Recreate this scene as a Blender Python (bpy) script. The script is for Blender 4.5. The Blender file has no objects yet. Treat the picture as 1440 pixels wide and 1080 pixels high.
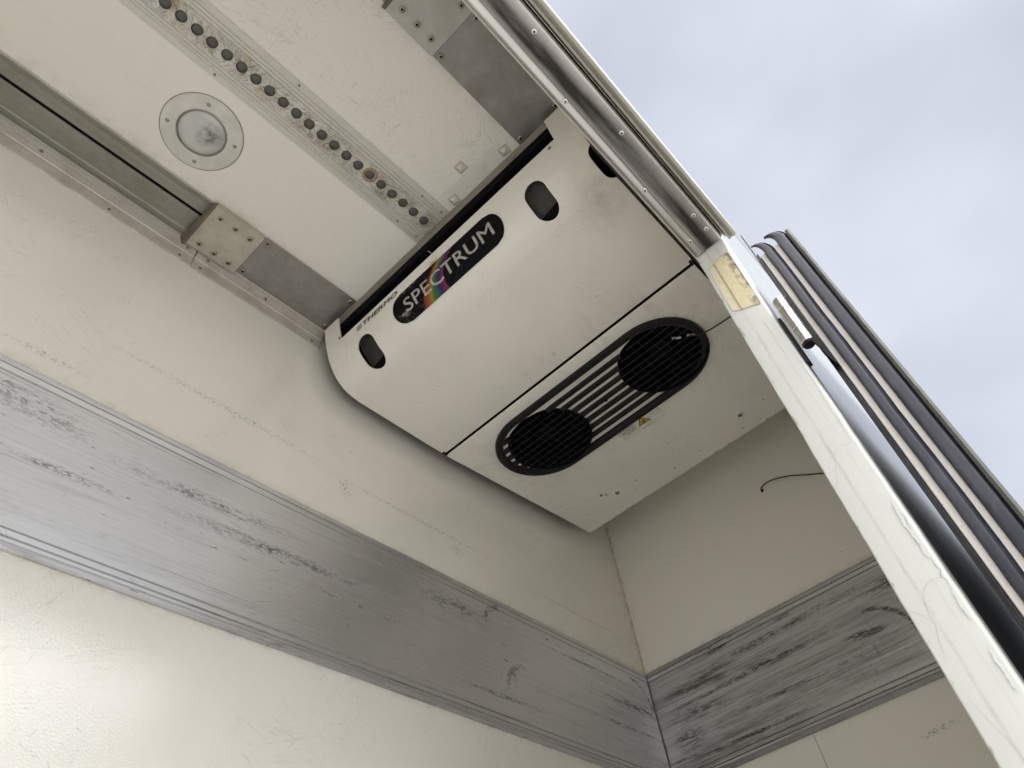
import bpy, bmesh, math, random
from mathutils import Vector, Matrix, noise as mnoise
random.seed(7)
S = bpy.context.scene
C = S.collection
CZ = 3.3                       # height of the box ceiling above the ground
rad = math.radians

# ------------------------------------------------------------------ camera
cam_d = bpy.data.cameras.new('camera')
cam = bpy.data.objects.new('camera', cam_d)
C.objects.link(cam)
RIGHT = Vector((0.67788142, -0.72640798, -0.11317343))
DOWN = Vector((0.50452279, 0.57163102, -0.64706624))
FWD = Vector((0.53472752, 0.38153561, 0.75398743))
CAM = Vector((-2.1098637, -1.16778024, 1.5))
m = Matrix.Identity(4)
for i in range(3):
    m[i][0] = RIGHT[i]; m[i][1] = -DOWN[i]; m[i][2] = -FWD[i]; m[i][3] = CAM[i]
cam.matrix_world = m
cam_d.sensor_width = 36.0
cam_d.lens = 1008.397 / 1440.0 * 36.0
cam_d.clip_start = 0.02
cam_d.clip_end = 2000.0
S.camera = cam

# ------------------------------------------------------------------ light
SUN_EL, SUN_AZ = 61.0, 266.0           # azimuth measured from +X towards +Y: the light comes in through the doorway
W = bpy.data.worlds.new('World')
S.world = W
W.use_nodes = True
wt = W.node_tree
wt.nodes.clear()
w_out = wt.nodes.new('ShaderNodeOutputWorld')
w_bg = wt.nodes.new('ShaderNodeBackground')
w_bg.inputs['Strength'].default_value = 0.05
w_sky = wt.nodes.new('ShaderNodeTexSky')
w_sky.sky_type = 'NISHITA'
w_sky.sun_disc = False
w_sky.sun_elevation = rad(SUN_EL)
w_sky.sun_rotation = rad(90.0 - SUN_AZ)
w_sky.dust_density = 2.0
w_tc = wt.nodes.new('ShaderNodeTexCoord')
w_map = wt.nodes.new('ShaderNodeMapping')
w_map.inputs['Scale'].default_value = (1.0, 1.0, 1.8)
w_n = wt.nodes.new('ShaderNodeTexNoise')
w_n.inputs['Scale'].default_value = 2.1
w_n.inputs['Detail'].default_value = 3.5
w_n.inputs['Roughness'].default_value = 0.48
w_r = wt.nodes.new('ShaderNodeValToRGB')
w_r.color_ramp.elements[0].position = 0.30
w_r.color_ramp.elements[0].color = (2.04, 2.20, 2.50, 1)
w_r.color_ramp.elements[1].position = 0.68
w_r.color_ramp.elements[1].color = (3.14, 3.28, 3.58, 1)
w_mix = wt.nodes.new('ShaderNodeMix')
w_mix.data_type = 'RGBA'
w_mix.inputs[0].default_value = 0.93
wl = wt.links.new
wl(w_tc.outputs['Generated'], w_map.inputs['Vector'])
wl(w_map.outputs['Vector'], w_n.inputs['Vector'])
wl(w_n.outputs['Fac'], w_r.inputs['Fac'])
wl(w_sky.outputs['Color'], w_mix.inputs[6])
wl(w_r.outputs['Color'], w_mix.inputs[7])
wl(w_mix.outputs[2], w_bg.inputs['Color'])
wl(w_bg.outputs['Background'], w_out.inputs['Surface'])

sun_d = bpy.data.lights.new('sun', 'SUN')
sun_d.energy = 1.5
sun_d.angle = rad(78)
sun_d.color = (1.0, 0.98, 0.945)
sun = bpy.data.objects.new('sun', sun_d)
C.objects.link(sun)
sd = Vector((math.cos(rad(SUN_EL)) * math.cos(rad(SUN_AZ)), math.cos(rad(SUN_EL)) * math.sin(rad(SUN_AZ)), math.sin(rad(SUN_EL))))
sun.rotation_euler = sd.to_track_quat('Z', 'Y').to_euler()
sun.location = sd * 20

S.view_settings.view_transform = 'Standard'
S.view_settings.look = 'None'
S.view_settings.gamma = 1.0
S.view_settings.use_curve_mapping = False
S.view_settings.exposure = 2.40
S.render.engine = 'CYCLES'
S.cycles.max_bounces = 10
S.cycles.diffuse_bounces = 6
S.cycles.glossy_bounces = 4
S.cycles.sample_clamp_indirect = 8.0


# ------------------------------------------------------------------ node helper
class NT:
    """Small shorthand for building a material's nodes. Coordinates are metres in the place (objects sit at the origin)."""
    def __init__(s, name, rough=0.5, metal=0.0, spec=0.5):
        s.m = bpy.data.materials.new(name)
        s.m.use_nodes = True
        s.t = s.m.node_tree
        s.b = s.t.nodes['Principled BSDF']
        s.set('Roughness', rough)
        s.set('Metallic', metal)
        s.set('Specular IOR Level', spec)
        tc = s.t.nodes.new('ShaderNodeTexCoord')
        s.P = tc.outputs['Object']
        s.UV = tc.outputs['UV']

    def set(s, k, v):
        i = s.b.inputs[k]
        if hasattr(v, 'is_linked'):
            s.t.links.new(v, i)
        elif isinstance(v, (tuple, list)):
            i.default_value = (*v, 1.0) if len(v) == 3 else v
        else:
            i.default_value = v

    def _in(s, sock, v):
        if hasattr(v, 'is_linked'):
            s.t.links.new(v, sock)
        elif isinstance(v, (tuple, list)) and len(sock.default_value) == 4 and len(v) == 3:
            sock.default_value = (*v, 1.0)
        else:
            sock.default_value = v

    def math(s, op, a, b=0.0, c=0.0, clamp=False):
        n = s.t.nodes.new('ShaderNodeMath')
        n.operation = op
        n.use_clamp = clamp
        for i, v in enumerate((a, b, c)):
            s._in(n.inputs[i], v)
        return n.outputs[0]

    def mapped(s, scale=(1, 1, 1), loc=(0, 0, 0), rot=(0, 0, 0), src=None):
        n = s.t.nodes.new('ShaderNodeMapping')
        s.t.links.new(src or s.P, n.inputs['Vector'])
        n.inputs['Scale'].default_value = scale
        n.inputs['Location'].default_value = loc
        n.inputs['Rotation'].default_value = rot
        return n.outputs['Vector']

    def noise(s, scale, detail=4.0, rough=0.55, vec=None, dist=0.0):
        n = s.t.nodes.new('ShaderNodeTexNoise')
        s.t.links.new(vec or s.P, n.inputs['Vector'])
        n.inputs['Scale'].default_value = scale
        n.inputs['Detail'].default_value = detail
        n.inputs['Roughness'].default_value = rough
        n.inputs['Distortion'].default_value = dist
        return n.outputs['Fac']

    def voro(s, scale, feature='F1', vec=None, rnd=1.0):
        n = s.t.nodes.new('ShaderNodeTexVoronoi')
        n.feature = feature
        s.t.links.new(vec or s.P, n.inputs['Vector'])
        n.inputs['Scale'].default_value = scale
        n.inputs['Randomness'].default_value = rnd
        return n.outputs['Distance']

    def remap(s, v, a, b, lo=0.0, hi=1.0):
        n = s.t.nodes.new('ShaderNodeMapRange')
        s._in(n.inputs[0], v)
        n.inputs[1].default_value = a; n.inputs[2].default_value = b
        n.inputs[3].default_value = lo; n.inputs[4].default_value = hi
        n.clamp = True
        return n.outputs[0]

    def mix(s, f, a, b):
        n = s.t.nodes.new('ShaderNodeMix')
        n.data_type = 'RGBA'
        s._in(n.inputs[0], f); s._in(n.inputs[6], a); s._in(n.inputs[7], b)
        return n.outputs[2]

    def xyz(s, src=None):
        n = s.t.nodes.new('ShaderNodeSeparateXYZ')
        s.t.links.new(src or s.P, n.inputs[0])
        return n.outputs

    def ramp(s, f, stops):
        n = s.t.nodes.new('ShaderNodeValToRGB')
        s._in(n.inputs[0], f)
        e = n.color_ramp.elements
        while len(e) < len(stops):
            e.new(0.5)
        for el, (p, c) in zip(e, stops):
            el.position = p
            el.color = (*c, 1)
        return n.outputs[0]

    def bump(s, h, strength=0.3, dist=0.001, chain=None):
        n = s.t.nodes.new('ShaderNodeBump')
        n.inputs['Strength'].default_value = strength
        n.inputs['Distance'].default_value = dist
        s.t.links.new(h, n.inputs['Height'])
        if chain is not None:
            s.t.links.new(chain, n.inputs['Normal'])
        s.t.links.new(n.outputs[0], s.b.inputs['Normal'])
        return n.outputs[0]

    def blob(s, a, b, ca, cb, ra, rb, ang=0.0, edge=0.35):
        """soft elliptical mask around (ca, cb) in the plane of sockets a, b"""
        da = s.math('SUBTRACT', a, ca); db = s.math('SUBTRACT', b, cb)
        c_, s_ = math.cos(ang), math.sin(ang)
        u = s.math('ADD', s.math('MULTIPLY', da, c_ / ra), s.math('MULTIPLY', db, s_ / ra))
        v = s.math('ADD', s.math('MULTIPLY', da, -s_ / rb), s.math('MULTIPLY', db, c_ / rb))
        r = s.math('SQRT', s.math('ADD', s.math('MULTIPLY', u, u), s.math('MULTIPLY', v, v)))
        return s.remap(r, 1.0, 1.0 - edge)

    def arc(s, a, b, ca, cb, r, w, a_lim=None, b_lim=None):
        """thin ring of radius r; a_lim / b_lim = +1 / -1 keeps one side of the centre"""
        da = s.math('SUBTRACT', a, ca); db = s.math('SUBTRACT', b, cb)
        d = s.math('SQRT', s.math('ADD', s.math('MULTIPLY', da, da), s.math('MULTIPLY', db, db)))
        k = s.remap(s.math('ABSOLUTE', s.math('SUBTRACT', d, r)), w, w * 0.3)
        if a_lim:
            k = s.math('MULTIPLY', k, s.remap(s.math('MULTIPLY', da, a_lim), -0.006, 0.004))
        if b_lim:
            k = s.math('MULTIPLY', k, s.remap(s.math('MULTIPLY', db, b_lim), -0.006, 0.004))
        return k

    def add(s, *v):
        r = v[0]
        for k in v[1:]:
            r = s.math('ADD', r, k)
        return s.math('MINIMUM', r, 1.0)

    def mul(s, *v):
        r = v[0]
        for k in v[1:]:
            r = s.math('MULTIPLY', r, k)
        return r

    def scratches(s, plane, angles, scale=9.0, width=0.012, gate=0.55, seed=0.0):
        """hairline scratches in several directions; plane = rotation that lays the surface flat into the noise's XY"""
        out = None
        for i, a in enumerate(angles):
            v = s.mapped(rot=plane)
            v = s.mapped(rot=(0, 0, a), src=v)
            v = s.mapped(scale=(1.0, 14.0, 1.0), loc=(seed + i * 3.7, i * 1.9, 0), src=v)
            l = s.noise(scale, 2.0, 0.5, v, 0.6)
            line = s.remap(s.math('ABSOLUTE', s.math('SUBTRACT', l, 0.5)), width, width * 0.2)
            g = s.remap(s.noise(scale * 0.7, 2.0, 0.5, s.mapped(loc=(i * 7.1 + seed, 3.3, 1.7))), gate, gate + 0.05)
            k = s.math('MULTIPLY', line, g)
            out = k if out is None else s.math('MAXIMUM', out, k)
        return out


PL_XY, PL_XZ, PL_YZ = (0, 0, 0), (rad(90), 0, 0), (0, rad(90), 0)


def mat_plain(name, col, rough=0.5, metal=0.0, spec=0.5, var=0.12, sc=40.0, bump=0.0):
    n = NT(name, rough, metal, spec)
    f = n.noise(sc, 5, 0.6)
    n.set('Base Color', n.mix(n.remap(f, 0.3, 0.7), tuple(c * (1 - var) for c in col), tuple(min(1, c * (1 + var)) for c in col)))
    n.set('Roughness', n.remap(f, 0.3, 0.7, rough * 0.85, min(1, rough * 1.15)))
    if bump:
        n.bump(f, bump, 0.0006)
    return n.m


def mat_wall_a():
    n = NT('white_grp_long_wall', 0.2, 0.0, 0.5)
    n.set('Coat Weight', 0.4)
    n.set('Coat IOR', 1.6)
    n.set('Coat Roughness', 0.13)
    x, y, z = n.xyz()
    big = n.noise(1.6, 3, 0.5)
    col = n.mix(n.remap(big, 0.2, 0.8), (0.79, 0.768, 0.71), (0.815, 0.793, 0.738))
    fine = n.noise(260, 3, 0.6)
    # rows of rubbed specks along the wall at the height of old load
    row = None
    for (cx, cz, ra, rb, an) in ((-1.62, 2.815, 0.40, 0.012, -0.02), (-1.02, 2.79, 0.42, 0.010, 0.0), (-2.0, 2.70, 0.10, 0.012, 0.0),
                                 (-0.35, 2.755, 0.32, 0.010, 0.0), (-0.12, 2.742, 0.025, 0.010, 0), (-1.28, 2.765, 0.03, 0.05, 0.3), (-0.88, 2.755, 0.03, 0.03, 0.4)):
        k = n.blob(x, z, cx, cz, ra, rb, an, 0.8)
        row = k if row is None else n.math('MAXIMUM', row, k)
    speck = n.remap(n.noise(260, 3, 0.75, n.mapped((0.5, 1, 1))), 0.53, 0.61)
    dirt = n.mul(row, speck, 0.9)
    scr = n.mul(n.scratches(PL_XZ, (0.35, 1.1, 2.2, -0.5), 7.0, 0.008, 0.57, 2.0), 0.24)
    # grime next to the joints: under the rail, at the corner and round the cooler
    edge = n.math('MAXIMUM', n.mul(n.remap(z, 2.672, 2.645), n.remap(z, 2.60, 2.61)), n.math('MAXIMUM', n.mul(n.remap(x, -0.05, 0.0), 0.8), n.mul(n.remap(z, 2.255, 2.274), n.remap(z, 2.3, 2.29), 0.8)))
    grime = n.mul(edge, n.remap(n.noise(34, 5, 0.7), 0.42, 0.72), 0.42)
    stain = n.mul(n.remap(n.noise(2.2, 6, 0.68, n.mapped((1, 1, 0.6))), 0.46, 0.80), 0.16)
    col = n.mix(stain, col, (0.47, 0.42, 0.33))
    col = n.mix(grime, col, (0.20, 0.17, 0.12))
    col = n.mix(n.math('MAXIMUM', dirt, scr), col, (0.12, 0.11, 0.09))
    n.set('Base Color', col)
    n.set('Roughness', n.remap(n.noise(9, 4, 0.6), 0.3, 0.75, 0.17, 0.21))
    cells = n.noise(300, 3, 0.5, n.mapped((0.9, 1, 1)), 0.35)
    h = n.add(n.mul(cells, 0.8), n.mul(fine, 0.18))
    c1 = n.bump(h, 0.34, 0.0007)
    c2 = n.bump(n.noise(5, 1, 0.4), 0.05, 0.005, c1)
    n.set('Coat Normal', c2)
    return n.m


def mat_wall_b():
    n = NT('white_grp_end_wall', 0.34)
    x, y, z = n.xyz()
    col = n.mix(n.remap(n.noise(1.8, 3, 0.5), 0.2, 0.8), (0.765, 0.745, 0.675), (0.79, 0.77, 0.705))
    edge = n.math('MAXIMUM', n.mul(n.remap(z, 2.668, 2.646), n.remap(z, 2.60, 2.61)), n.mul(n.remap(y, -0.04, 0.0), 0.8))
    grime = n.mul(edge, n.remap(n.noise(40, 5, 0.7), 0.42, 0.72), 0.45)
    sc1 = n.mul(n.blob(y, z, -0.765, 2.17, 0.065, 0.010, -0.08, 0.8), n.remap(n.noise(240, 3, 0.75, n.mapped((1, 0.35, 1))), 0.50, 0.62))
    sc2 = n.mul(n.blob(y, z, -0.875, 2.11, 0.05, 0.06, 0.3, 0.9), n.remap(n.noise(210, 3, 0.75, n.mapped((1, 0.35, 1))), 0.54, 0.66))
    spots = n.mul(n.remap(n.voro(15), 0.05, 0.035), n.remap(n.noise(9, 2), 0.55, 0.6), 0.5)
    seam = n.mul(n.remap(n.math('ABSOLUTE', n.math('SUBTRACT', y, n.math('ADD', -0.468, n.mul(n.noise(6, 2), 0.01)))), 0.0018, 0.0008), n.remap(z, 2.272, 2.268), 0.6)
    col = n.mix(grime, col, (0.20, 0.17, 0.12))
    col = n.mix(n.add(n.mul(sc1, 0.9), n.mul(sc2, 0.85), spots, seam), col, (0.08, 0.075, 0.06))
    n.set('Base Color', col)
    c1 = n.bump(n.noise(190, 3, 0.55, None, 1.0), 0.2, 0.0007)
    n.bump(n.noise(5, 1, 0.4), 0.05, 0.005, c1)
    return n.m


def mat_ceiling():
    n = NT('white_ceiling_panel', 0.32)
    x, y, z = n.xyz()
    col = n.mix(n.remap(n.noise(1.5, 3, 0.5), 0.3, 0.7), (0.785, 0.765, 0.71), (0.81, 0.79, 0.74))
    near = n.math('ADD', 0.25, n.mul(n.remap(y, -0.45, -0.62), 0.75))
    scr = n.mul(n.scratches(PL_XY, (0.3, 0.9, 1.5, 2.3, -0.35, 2.9), 6.0, 0.009, 0.53, 5.0), near, 0.30)
    tick = n.mul(n.remap(n.noise(120, 2, 0.6, n.mapped((1, 0.3, 1), rot=(0, 0, 0.7))), 0.70, 0.76), n.remap(n.noise(5, 2), 0.5, 0.62), near, 0.45)
    stain = n.mul(n.remap(n.noise(2.2, 3, 0.5), 0.5, 0.8), 0.08)
    chan = n.mul(n.math('MAXIMUM', n.remap(y, -0.21, -0.165), n.remap(y, -0.79, -0.835)), n.remap(n.noise(26, 5, 0.7), 0.4, 0.75), 0.35)
    col = n.mix(stain, col, (0.50, 0.46, 0.38))
    col = n.mix(chan, col, (0.30, 0.24, 0.16))
    col = n.mix(n.math('MAXIMUM', scr, tick), col, (0.22, 0.19, 0.16))
    n.set('Base Color', col)
    c1 = n.bump(n.noise(150, 3, 0.5, None, 0.8), 0.10, 0.0006)
    n.bump(n.noise(4, 1, 0.4), 0.06, 0.006, c1)
    return n.m


def mat_unit():
    n = NT('white_plastic_cooler_cover', 0.36)
    x, y, z = n.xyz()
    col = n.mix(n.remap(n.noise(2.2, 3, 0.5), 0.3, 0.7), (0.79, 0.77, 0.71), (0.815, 0.795, 0.74))
    stain = n.mul(n.blob(x, y, -1.29, -0.925, 0.14, 0.085, 0.5, 0.9), n.remap(n.noise(16, 6, 0.7), 0.36, 0.66), 0.55)
    stain2 = n.mul(n.remap(n.noise(3.0, 6, 0.68), 0.46, 0.78), 0.22)
    drip = n.mul(n.remap(n.noise(9, 5, 0.7, n.mapped((0.35, 1.6, 1))), 0.56, 0.74), n.remap(n.math('ABSOLUTE', n.math('SUBTRACT', x, -0.96)), 0.16, 0.0), 0.42)
    dust = n.mul(n.math('MAXIMUM', n.blob(x, y, -0.742, -0.25, 0.27, 0.30, 0, 0.5), n.blob(x, y, -0.742, -0.76, 0.27, 0.30, 0, 0.5)), n.remap(n.noise(24, 6, 0.72), 0.45, 0.70), 0.30)
    stain2 = n.add(stain2, drip, dust)
    spots = n.mul(n.remap(n.voro(26), 0.11, 0.08), n.remap(n.noise(6, 3), 0.40, 0.50), n.remap(x, -0.55, -0.30), 0.8)
    spots2 = n.mul(n.remap(n.voro(48), 0.10, 0.06), n.remap(n.noise(8, 3), 0.54, 0.60), 0.28)
    blot = n.add(n.blob(x, y, -0.358, -0.213, 0.011, 0.006, 0.4, 0.5), n.mul(n.blob(x, y, -0.345, -0.226, 0.014, 0.008, 0.2, 0.5), 0.4))
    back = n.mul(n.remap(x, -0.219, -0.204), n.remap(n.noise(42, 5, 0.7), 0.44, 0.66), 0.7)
    rust = n.mul(n.remap(x, -0.216, -0.206), n.remap(n.noise(19, 4, 0.7), 0.64, 0.68), 0.8)
    yel = n.mul(n.blob(x, y, -1.0, -0.535, 0.012, 0.008, 0.4, 0.6), 0.4)
    scr = n.mul(n.scratches(PL_XY, (0.4, 1.3, 2.4), 7.0, 0.009, 0.58, 9.0), 0.22)
    col = n.mix(stain, col, (0.33, 0.27, 0.20))
    col = n.mix(stain2, col, (0.47, 0.43, 0.35))
    col = n.mix(yel, col, (0.5, 0.42, 0.2))
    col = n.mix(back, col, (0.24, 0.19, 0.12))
    col = n.mix(rust, col, (0.30, 0.10, 0.03))
    col = n.mix(n.add(spots, spots2, blot, scr), col, (0.12, 0.10, 0.08))
    n.set('Base Color', col)
    n.set('Roughness', n.remap(n.noise(20, 4, 0.6), 0.3, 0.7, 0.3, 0.44))
    c1 = n.bump(n.noise(420, 2, 0.5), 0.10, 0.0005)
    n.bump(n.noise(9, 2, 0.5), 0.06, 0.006, c1)
    return n.m


def mat_rail(axis):
    """bare aluminium kick rail with drawn lines, scuffs and black rubber smears along its length"""
    n = NT('scuffed_aluminium_' + ('long_wall' if axis == 'x' else 'end_wall'), 0.34, 1.0)
    x, y, z = n.xyz()
    u = x if axis == 'x' else y
    st = (0.9, 0.9, 95.0)
    drawn = n.noise(1.8, 5, 0.65, n.mapped(st))
    drawn2 = n.noise(1.4, 4, 0.6, n.mapped((3.5, 3.5, 220.0)))
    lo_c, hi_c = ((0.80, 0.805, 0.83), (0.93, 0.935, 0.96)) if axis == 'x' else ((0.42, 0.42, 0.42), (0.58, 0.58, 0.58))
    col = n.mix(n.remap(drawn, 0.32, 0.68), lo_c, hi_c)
    # crisp drawn lines and scores along the rail
    ln = n.noise(1.0, 2.0, 0.6, n.mapped((0.9, 0.9, 420.0), loc=(3.1, 1.7, 0.0)))
    ln2 = n.noise(1.0, 2.0, 0.6, n.mapped((2.2, 2.2, 620.0), loc=(8.3, 4.4, 0.5)))
    gate = n.remap(n.noise(2.6, 3, 0.6, n.mapped((1, 1, 6.0))), 0.42, 0.62)
    dline = n.mul(n.math('MAXIMUM', n.remap(ln, 0.62, 0.66), n.remap(ln2, 0.64, 0.68)), gate, 0.55)
    bline = n.mul(n.math('MAXIMUM', n.remap(ln, 0.37, 0.34), n.remap(ln2, 0.35, 0.32)), gate, 0.8)
    col = n.mix(bline, col, (0.97, 0.97, 0.97))
    fleck = n.mul(n.remap(n.noise(85, 3, 0.7, n.mapped((0.30, 0.30, 1.5), loc=(1.0, 2.0, 3.0))), 0.665, 0.70), n.remap(n.noise(3.5, 3, 0.6, n.mapped((1, 1, 3.0), loc=(5, 5, 5))), 0.44, 0.60), 0.85)
    groove = None
    for zz in (2.2975, 2.3110, 2.2870, 2.6140, 2.6285):
        k_ = n.remap(n.math('ABSOLUTE', n.math('SUBTRACT', z, zz)), 0.0019, 0.0011)
        groove = k_ if groove is None else n.math('MAXIMUM', groove, k_)
    groove = n.mul(groove, 0.46)
    # rubber smears
    sm = n.noise(1.5, 6, 0.68, n.mapped((1.1, 1.1, 16.0), loc=(2.3, 0.7, 1.1)), 0.4)
    hi = 1.0 if axis == 'x' else 1.0
    lip_dim = n.mul(n.remap(z, 2.2885, 2.2855), 0.30)  # bottom lip evenly darkened in colour to dull its bright highlight
    smear = n.mul(n.remap(sm, 0.55 if axis == 'x' else 0.47, 0.74 if axis == 'x' else 0.62), n.remap(n.noise(60, 4, 0.75, n.mapped((0.12, 0.12, 1.0))), 0.30, 0.62))
    fine = n.mul(n.remap(n.noise(38, 4, 0.75, n.mapped((0.22, 0.22, 2.0), loc=(0.4, 0, 0))), 0.60, 0.72), 0.62)
    extra = None
    if axis == 'x':
        br = n.mul(n.remap(n.noise(75, 5, 0.85, n.mapped((0.22, 0.22, 1))), 0.42, 0.54), n.remap(n.noise(260, 3, 0.7, n.mapped((0.4, 0.4, 1))), 0.40, 0.54))
        L = [n.blob(x, z, -1.98, 2.565, 0.15, 0.045, -0.15, 0.9), n.blob(x, z, -0.92, 2.56, 0.20, 0.036, -0.02, 0.9), n.blob(x, z, -0.10, 2.50, 0.22, 0.02, 0.0, 0.8),
             n.blob(x, z, -1.42, 2.485, 0.34, 0.022, 0.03, 0.9), n.blob(x, z, -1.62, 2.535, 0.30, 0.020, 0.02, 0.9), n.blob(x, z, -1.22, 2.44, 0.20, 0.014, 0.0, 0.9), n.blob(x, z, -1.88, 2.455, 0.14, 0.012, 0.0, 0.9), n.blob(x, z, -0.32, 2.57, 0.30, 0.008, 0.0, 0.8),
             n.blob(x, z, -0.20, 2.42, 0.35, 0.007, 0.0, 0.8), n.blob(x, z, -0.76, 2.36, 0.20, 0.009, 0.0, 0.8), n.blob(x, z, -0.70, 2.43, 0.014, 0.022, 0.2, 0.8),
             n.arc(x, z, -0.735, 2.555, 0.062, 0.012, -1, 1), n.arc(x, z, -0.655, 2.390, 0.075, 0.011, -1, 1), n.arc(x, z, -0.115, 2.505, 0.095, 0.008, 1, 1),
             n.blob(x, z, -1.25, 2.39, 0.004, 0.022, 0.15, 0.6)]
        for k in L:
            extra = k if extra is None else n.math('MAXIMUM', extra, k)
        extra = n.mul(extra, br, 1.0)
    else:
        br = n.mul(n.remap(n.noise(95, 5, 0.85, n.mapped((0.09, 0.09, 1))), 0.42, 0.53), n.remap(n.noise(260, 3, 0.7, n.mapped((0.3, 0.3, 1))), 0.36, 0.52))
        L = [n.blob(y, z, -0.46, 2.572, 0.46, 0.016, -0.03, 0.8), n.blob(y, z, -0.36, 2.500, 0.40, 0.013, -0.02, 0.8), n.blob(y, z, -0.20, 2.545, 0.17, 0.034, -0.1, 0.9),
             n.blob(y, z, -0.86, 2.555, 0.16, 0.040, 0.05, 0.9), n.blob(y, z, -0.72, 2.452, 0.075, 0.014, 0.10, 0.6), n.blob(y, z, -0.45, 2.405, 0.36, 0.008, 0, 0.8),
             n.blob(y, z, -0.16, 2.46, 0.14, 0.034, 0.15, 0.9), n.blob(y, z, -0.30, 2.335, 0.28, 0.010, 0, 0.8), n.arc(y, z, -0.74, 2.40, 0.11, 0.009, -1, 1),
             n.blob(y, z, -0.28, 2.610, 0.06, 0.008, -0.05, 0.6), n.blob(y, z, -0.52, 2.606, 0.05, 0.007, -0.05, 0.6), n.blob(y, z, -0.10, 2.400, 0.07, 0.045, 0, 0.9)]
        for k in L:
            extra = k if extra is None else n.math('MAXIMUM', extra, k)
        extra = n.mul(extra, br, 0.95)
    scr = n.mul(n.scratches(PL_XZ if axis == 'x' else PL_YZ, (0.35, 1.25, 2.3, -0.2), 4.0, 0.006, 0.60, 1.0), 0.40)
    edge = n.mul(n.math('MAXIMUM', n.remap(z, 2.628, 2.645), n.remap(z, 2.296, 2.274)), n.remap(n.noise(20, 5, 0.75, n.mapped((0.25, 0.25, 2.0))), 0.46, 0.70), 0.25)
    dark = n.add(n.mul(smear, 0.55), n.mul(fine, 0.45), extra, scr, edge, lip_dim, dline, fleck, groove)
    col = n.mix(dark, col, (0.085, 0.081, 0.075))
    n.set('Base Color', col)
    n.set('Metallic', n.remap(dark, 0.0, 1.0, 0.93, 0.25))
    bright = n.scratches(PL_XZ if axis == 'x' else PL_YZ, (0.05, 0.9, -0.06), 10.0, 0.006, 0.58, 12.0)
    n.set('Roughness', n.add(n.remap(drawn2, 0.3, 0.7, 0.36, 0.44), n.mul(dark, 0.35), n.mul(bright, 0.25)))
    h = n.mul(n.add(n.mul(drawn, 0.5), n.mul(drawn2, 0.5)), n.remap(z, 2.312, 2.318), n.remap(z, 2.612, 2.606))
    n.set('Anisotropic', 0.82)
    tz = n.t.nodes.new('ShaderNodeCombineXYZ')
    tz.inputs[2].default_value = 1.0
    n.set('Tangent', tz.outputs[0])
    c1 = n.bump(h, 0.06, 0.0005)
    n.bump(n.noise(5, 1, 0.4), 0.06, 0.006, c1)
    return n.m


def mat_header():
    n = NT('brushed_banded_aluminium_lintel', 0.30, 1.0)
    x, y, z = n.xyz()
    cross = n.noise(1.5, 4, 0.65, n.mapped((130.0, 5.0, 5.0)))
    long_ = n.noise(2.0, 4, 0.6, n.mapped((1.5, 160.0, 40.0)))
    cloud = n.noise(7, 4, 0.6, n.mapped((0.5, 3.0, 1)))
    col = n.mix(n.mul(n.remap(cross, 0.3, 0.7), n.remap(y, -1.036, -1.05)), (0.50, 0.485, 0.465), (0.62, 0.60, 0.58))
    dk = n.add(n.mul(n.remap(cloud, 0.10, 0.62, 0.55, 1.0), n.remap(y, -1.037, -1.050), n.remap(y, -1.089, -1.064), 0.96), n.mul(n.remap(cloud, 0.40, 0.75), 0.22))  # dark cloudy band put into the colour along the middle of the soffit
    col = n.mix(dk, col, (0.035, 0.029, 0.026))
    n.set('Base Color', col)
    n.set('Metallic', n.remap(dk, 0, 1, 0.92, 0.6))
    n.set('Roughness', n.add(n.remap(cross, 0.3, 0.7, 0.36, 0.46), n.mul(dk, 0.10)))
    n.bump(long_, 0.08, 0.0003)
    return n.m


def mat_alu(name, col=(0.60, 0.585, 0.56), dirt=(0.22, 0.18, 0.13), amount=0.45, rough=0.42, metal=0.85, axis='x'):
    n = NT(name, rough, metal)
    st = {'x': (1.2, 60, 60), 'y': (60, 1.2, 60), 'n': (14, 14, 14)}[axis]
    d = n.noise(1.6, 5, 0.65, n.mapped(st))
    g = n.noise(11, 6, 0.7)
    base = n.mix(n.remap(d, 0.3, 0.7), tuple(c * 0.86 for c in col), tuple(min(1, c * 1.1) for c in col))
    dd = n.mul(n.remap(g, 0.45, 0.72), amount)
    fine = n.mul(n.remap(n.noise(90, 4, 0.75), 0.60, 0.72), 0.45)
    k = n.add(dd, fine)
    n.set('Base Color', n.mix(k, base, dirt))
    n.set('Metallic', n.remap(k, 0, 1, metal, metal * 0.3))
    n.set('Roughness', n.add(n.remap(d, 0.3, 0.7, rough * 0.85, rough * 1.15), n.mul(k, 0.2)))
    n.bump(n.add(n.mul(d, 0.7), n.mul(g, 0.3)), 0.10, 0.0004)
    return n.m


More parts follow.
